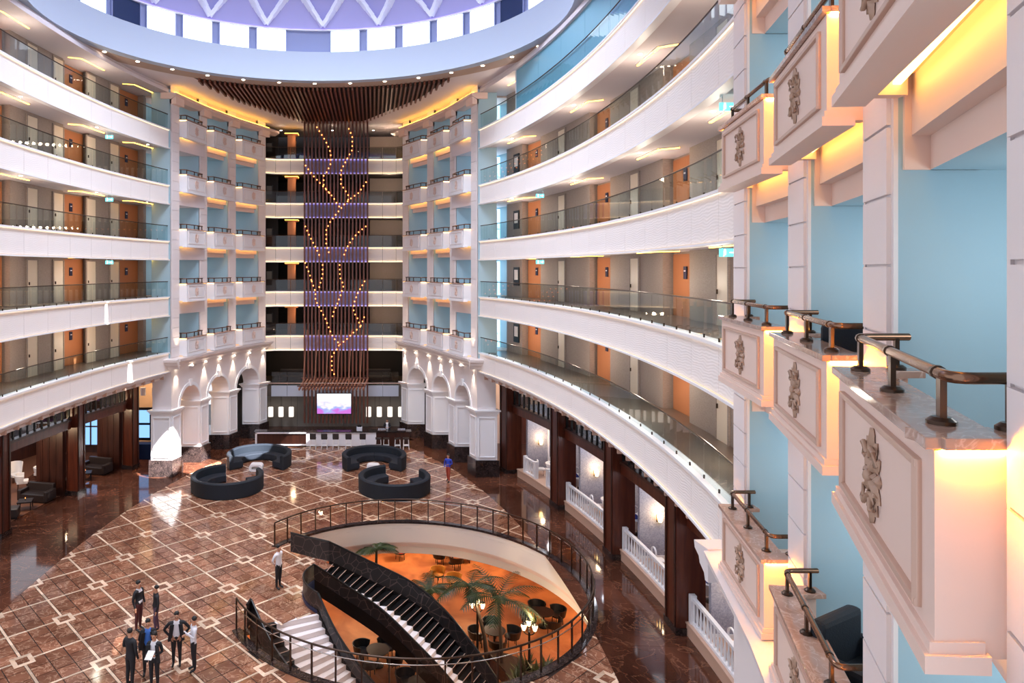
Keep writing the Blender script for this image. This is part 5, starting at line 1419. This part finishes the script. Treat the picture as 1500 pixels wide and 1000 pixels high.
for j, (px_, py_, rz_) in enumerate(((-21.3, 40.6, .9), (-20.2, 39.3, 2.0), (-19.9, 40.9, 3.0))):
    p = Vector((px_, py_))
    ch = empty('wing_chair', (p.x, p.y, 0), f'white upholstered {["high wing", "tub", "rear tub"][j]} chair deep in the left lounge', 'chair', None, rz=rz_)
    MB().box((0, 0, .42), (.6, .6, .16)).build('seat', 'white', ch, bevel=.03)
    MB().lathe([(.3, .42), (.38, 1.15 if j == 0 else .85), (.44, 1.12 if j == 0 else .82), (.36, .42)], seg=12, a0=R_(-10), a1=R_(190), loop=True).build('backrest', 'white', ch, smooth=40)
    for dx in (-1, 1):
        for dy in (-1, 1): MB().tube([(dx*.24, dy*.24, 0), (dx*.22, dy*.22, .38)], .022, 5).build('leg', 'wood_dark', ch)
for sd_, wd_ in ((-1, 'left'), (1, 'right')):
    p, q = gp(sd_, 17.6, 3.6)
    MB().box((p.x+sd_*.2, p.y+.6, 6.42), (6.5, 7, .1)).build('ceiling_passage', 'ceiling', None, label=f'pale ceiling of the passage beyond the {wd_} arches', cat='ceiling', kind='structure')
# service desk with blue screens between the lounge and the arches
p, q = gp(-1, 16.4, 3.2)
dk = empty('blue_screen_wall', (p.x-.3, p.y+1.2, 0), 'blue glowing display window beyond the left arches', 'display')
MB().box((0, 0, 2.2), (2.6, .1, 2.2)).build('case', 'black', dk)
for j in range(2):
    for i in range(2): MB().box((-.6+1.2*i, -.06, 1.7+1.0*j), (1.0, .02, .85)).build('screen', 'lounge_blue', dk)
MB().box((0, -.4, .5), (2.8, .7, 1.0)).build('counter', 'dark_blue', dk)
for j in range(3):
    pd = empty('pendant_lamp', (p.x-1.1+j*.75, p.y-.3, 4.4), f'grey drum pendant beyond the left arches, {ORD[j]} of three', 'lamp', 'drum pendants beyond the left arches')
    MB().lathe([(0, 0), (.17, 0), (.17, .5), (0, .5)], seg=12).build('lamp_shade', 'ring_white', pd, smooth=40); MB().tube([(0, 0, .5), (0, 0, 1.965)], .01, 5).build('cord', 'black', pd)
MB().box((p.x-.4, p.y+3.2, 3.2), (6, .2, 6.4)).build('wall_far_left', 'tan', None, label='ochre lit wall beyond the left arches', cat='wall', kind='structure')
lamp('POINT', 'passage_glow', (p.x, p.y+1, 5.2), 160, (1, .68, .36), size=.2)
p, q = gp(1, 16.6, 4.0)
MB().box((p.x+1.5, p.y+4.2, 3.2), (8, .2, 6.4)).build('wall_far_right', 'cream_warm', None, label='warm wall at the end of the right passage beyond the arches', cat='wall', kind='structure')
MB().box((p.x+1.2, p.y+4.05, 1.7), (1.6, .12, 3.4)).build('door_passage', 'wood', None, label='timber door at the end of the right passage', cat='door', kind='structure')
lamp('POINT', 'passage_glow', (p.x, p.y+1, 5.0), 120, (1, .72, .42), size=.2)
# ------------------------------------------------------------------ people
def person(x, y, rz, lab, top, legs, shirt=None, hair='hair', arms=('down', 'down'), stride=0.0, h=1.72, holds=None, bulk=1.0, coat_open=False, z=0.0):
    """one continuous skinned body, metre units for a 1.72 m figure facing -Y"""
    root = empty('person', (x, y, z), lab, 'person', None, rz=rz); k = h/1.72
    V = {}; E = []; Rr = {}; Mt = {}
    def pt(n, p, r): V[n] = Vector(p)*k; Rr[n] = r*k
    def bone(a, b, m_): E.append((a, b, m_))
    b_ = bulk
    pt('pelvis', (0, 0, .92), .135*b_); pt('waist', (0, -.005, 1.06), .125*b_); pt('chest', (0, 0, 1.27), .145*b_); pt('collar', (0, .01, 1.41), .085); pt('neck', (0, .005, 1.48), .052); pt('head', (0, -.015, 1.585), .082); pt('crown', (0, -.005, 1.665), .062); pt('jaw', (0, -.045, 1.535), .055)
    bone('pelvis', 'waist', 0); bone('waist', 'chest', 0); bone('chest', 'collar', 0); bone('collar', 'neck', 2); bone('neck', 'head', 2); bone('head', 'crown', 2); bone('head', 'jaw', 2)
    for s, n in ((-1, 'l'), (1, 'r')):
        f = stride*s
        pt('hip'+n, (s*.09, 0, .88), .098*b_); pt('knee'+n, (s*.095, -f*.55-abs(f)*.1, .49), .066); pt('calf'+n, (s*.098, -f*.5+.02, .32), .058); pt('ank'+n, (s*.1, -f+.02, .09), .042); pt('toe'+n, (s*.115, -f-.15, .035), .035)
        bone('pelvis', 'hip'+n, 1); bone('hip'+n, 'knee'+n, 1); bone('knee'+n, 'calf'+n, 1); bone('calf'+n, 'ank'+n, 1); bone('ank'+n, 'toe'+n, 3)
        mode = arms[0 if s < 0 else 1]
        pt('sho'+n, (s*.185*b_, .01, 1.385), .062)
        if mode == 'down': pt('elb'+n, (s*.25*b_, .03, 1.11), .048); pt('wri'+n, (s*.25*b_, -.05, .88), .032); hd = (0, -.02, -.09)
        elif mode == 'bent': pt('elb'+n, (s*.25*b_, .03, 1.12), .048); pt('wri'+n, (s*.12, -.23, 1.12), .032); hd = (-s*.05, -.07, .01)
        elif mode == 'back': pt('elb'+n, (s*.27*b_, .09, 1.14), .048); pt('wri'+n, (s*.09, .16, .96), .032); hd = (-s*.06, .01, -.05)
        elif mode == 'hip': pt('elb'+n, (s*.36*b_, .06, 1.14), .05); pt('wri'+n, (s*.2, -.06, .98), .034); hd = (-s*.04, -.05, -.04)
        else: pt('elb'+n, (s*.24*b_, -.02, 1.13), .048); pt('wri'+n, (s*.17, -.24, 1.3), .032); hd = (-s*.01, -.05, .07)
        pt('pal'+n, tuple(V['wri'+n]/k+Vector(hd)*.55), .034)
        bone('chest', 'sho'+n, 0); bone('sho'+n, 'elb'+n, 0); bone('elb'+n, 'wri'+n, 0); bone('wri'+n, 'pal'+n, 2)
        # fingers and thumb, each its own chain out of the palm
        dv = Vector(hd).normalized(); sd = dv.cross(Vector((0, 1, .3))).normalized()
        P0 = V['pal'+n]/k
        for q_, (o_, l_) in enumerate(((-.026, .07), (-.009, .082), (.009, .078), (.026, .062))):
            a_ = P0+sd*o_+dv*.02; pt(f'f{q_}{n}', tuple(a_+dv*l_*.5), .0095); pt(f'g{q_}{n}', tuple(a_+dv*l_*.85+Vector((0, -.016, -.012))), .008)
            bone('pal'+n, f'f{q_}{n}', 2); bone(f'f{q_}{n}', f'g{q_}{n}', 2)
        pt('th'+n, tuple(P0+sd*-.04*s-dv*.005+Vector((0, -.02, 0))), .011); bone('pal'+n, 'th'+n, 2)
    names = list(V); ix = {n: i for i, n in enumerate(names)}
    me = bpy.data.meshes.new('body'); me.from_pydata([V[n] for n in names], [(ix[a], ix[b]) for a, b, _ in E], [])
    o = bpy.data.objects.new('body', me); C.objects.link(o)
    md = o.modifiers.new('skin', 'SKIN'); md.use_smooth_shade = True
    sv = me.skin_vertices[0].data
    for i, n in enumerate(names):
        r = Rr[n]; fx = 1.0
        sv[i].radius = (r*(1.22 if n in ('chest', 'waist', 'pelvis') else 1), r*(.8 if n in ('chest', 'waist', 'pelvis') else 1.08 if n in ('head',) else 1)); sv[i].use_root = (n == 'pelvis')
    sb = o.modifiers.new('sub', 'SUBSURF'); sb.levels = 1; sb.render_levels = 1
    dg = bpy.context.evaluated_depsgraph_get(); ev = o.evaluated_get(dg)
    nm = bpy.data.meshes.new_from_object(ev); bpy.data.objects.remove(o); nm.name = 'body'
    nm.materials.clear()
    for m_ in (top, legs, 'skin', 'black', shirt or top): nm.materials.append(M[m_])
    segs = [(V[a], V[b], m_) for a, b, m_ in E]
    for p in nm.polygons:
        c = p.center; best = (9, 0)
        for a, b, m_ in segs:
            ab = b-a; t = max(0, min(1, (c-a).dot(ab)/max(ab.length_squared, 1e-9))); d = (c-(a+ab*t)).length
            if d < best[0]: best = (d, m_)
        mi = best[1]; zz = c.z/k
        if mi == 1 and zz > .95: mi = 0
        if mi == 0 and zz < .93 and abs(c.x) < .17*k*bulk: mi = 1
        if mi == 0 and shirt and c.y < -.03*k and abs(c.x) < (.085 if coat_open else .05)*k and zz > .95: mi = 4
        if mi == 2 and zz > 1.3 and zz < 1.45: mi = 4 if shirt else 0
        p.material_index = mi; p.use_smooth = True
    bo = obj('body', nm, root)
    # hair, face, ears
    hd_ = Vector((0, -.01, 1.605))*k
    mb = MB(); mb.ball(tuple(hd_+Vector((0, .034, .045))*k), .088*k, 10, 8, sc=(.96, .98, .84)); mb.build('hair', hair, root, smooth=60)
    for s in (-1, 1):
        MB().ball(tuple(Vector((s*.032, -.092, 1.595))*k), .011*k, 6, 5).build('eye', 'black', root)
        MB().ball(tuple(Vector((s*.088, -.01, 1.585))*k), .022*k, 6, 5, sc=(.5, .8, 1.3)).build('ear', 'skin', root)
    MB().ball(tuple(Vector((0, -.105, 1.57))*k), .015*k, 6, 5, sc=(.8, 1.1, 1.5)).build('nose', 'skin', root)
    MB().ball(tuple(Vector((0, -.095, 1.535))*k), .02*k, 6, 5, sc=(1.2, .5, .35)).build('mouth', 'trouser_rust', root)
    if coat_open:
        mb = MB()
        for s in (-1, 1):
            mb.beam(Vector((s*.13, -.1, 1.36))*k, Vector((s*.2, -.13, .86))*k, .05*k, .12*k)
        mb.build('jacket_front', top, root)
    if holds:
        m_, p_, sz = holds
        it_ = empty('paper_sheet', (0, 0, 0), 'white paper sheets held by '+lab, 'paper')
        c_ = Matrix.Rotation(rz, 3, 'Z') @ (Vector(p_)*k); it_.location = (x+c_.x, y+c_.y, z+c_.z); it_.rotation_euler = (.5, 0, rz)
        MB().box((0, 0, 0), sz).build('sheet', 'paper', it_); MB().box((.01, .01, .008), sz).build('sheet', 'paper', it_)
    return root
person(-3.75, 27.0, R_(60), 'man in white shirt and dark trousers standing alone at the stair entrance', 'shirt', 'suit', arms=('back', 'back'), h=1.74)
person(-8.2, 23.85, R_(70), 'person in dark jacket and dark red trousers at the top of the group', 'suit', 'trouser_red', shirt='shirt', arms=('down', 'down'), h=1.76)
person(-7.55, 23.7, R_(-60), 'person in dark top and purple-grey trousers facing the dark jacket', 'suit', 'trouser_purple', arms=('down', 'down'), stride=.1, h=1.66)
person(-7.35, 20.65, R_(150), 'person in dark suit seen from behind at the lower edge of the group', 'suit', 'suit', arms=('down', 'bent'), h=1.78, bulk=1.06)
person(-7.02, 21.25, R_(15), 'person in dark suit with bright blue shirt in the middle of the group', 'suit', 'suit', shirt='shirt_blue', arms=('down', 'bent'), h=1.74, coat_open=True)
person(-6.6, 20.55, R_(-8), 'person in black jacket and white shirt holding white papers', 'suit', 'suit', shirt='shirt', arms=('bent', 'bent'), h=1.72, holds=('paper', (0, -.3, 1.16), (.21, .28, .006)), coat_open=True)
person(-6.27, 21.75, R_(10), 'stocky person in open dark jacket over white shirt with hands at the hips', 'suit', 'suit', shirt='shirt', arms=('hip', 'hip'), h=1.72, bulk=1.12, coat_open=True)
person(-5.65, 21.45, R_(-65), 'person in white shirt and dark trousers with raised forearms, outermost of the group', 'shirt', 'suit', arms=('bent', 'raise'), h=1.72)
person(4.45, 40.6, R_(-30), 'person in bright blue top and rust trousers walking by the right pedestals', 'top_blue', 'trouser_rust', arms=('down', 'bent'), stride=.16, h=1.66)
person(1.0, 49.95, R_(0), 'person in dark waistcoat and white shirt standing behind the bar', 'suit', 'suit', shirt='shirt', arms=('bent', 'bent'), h=1.72, coat_open=True)
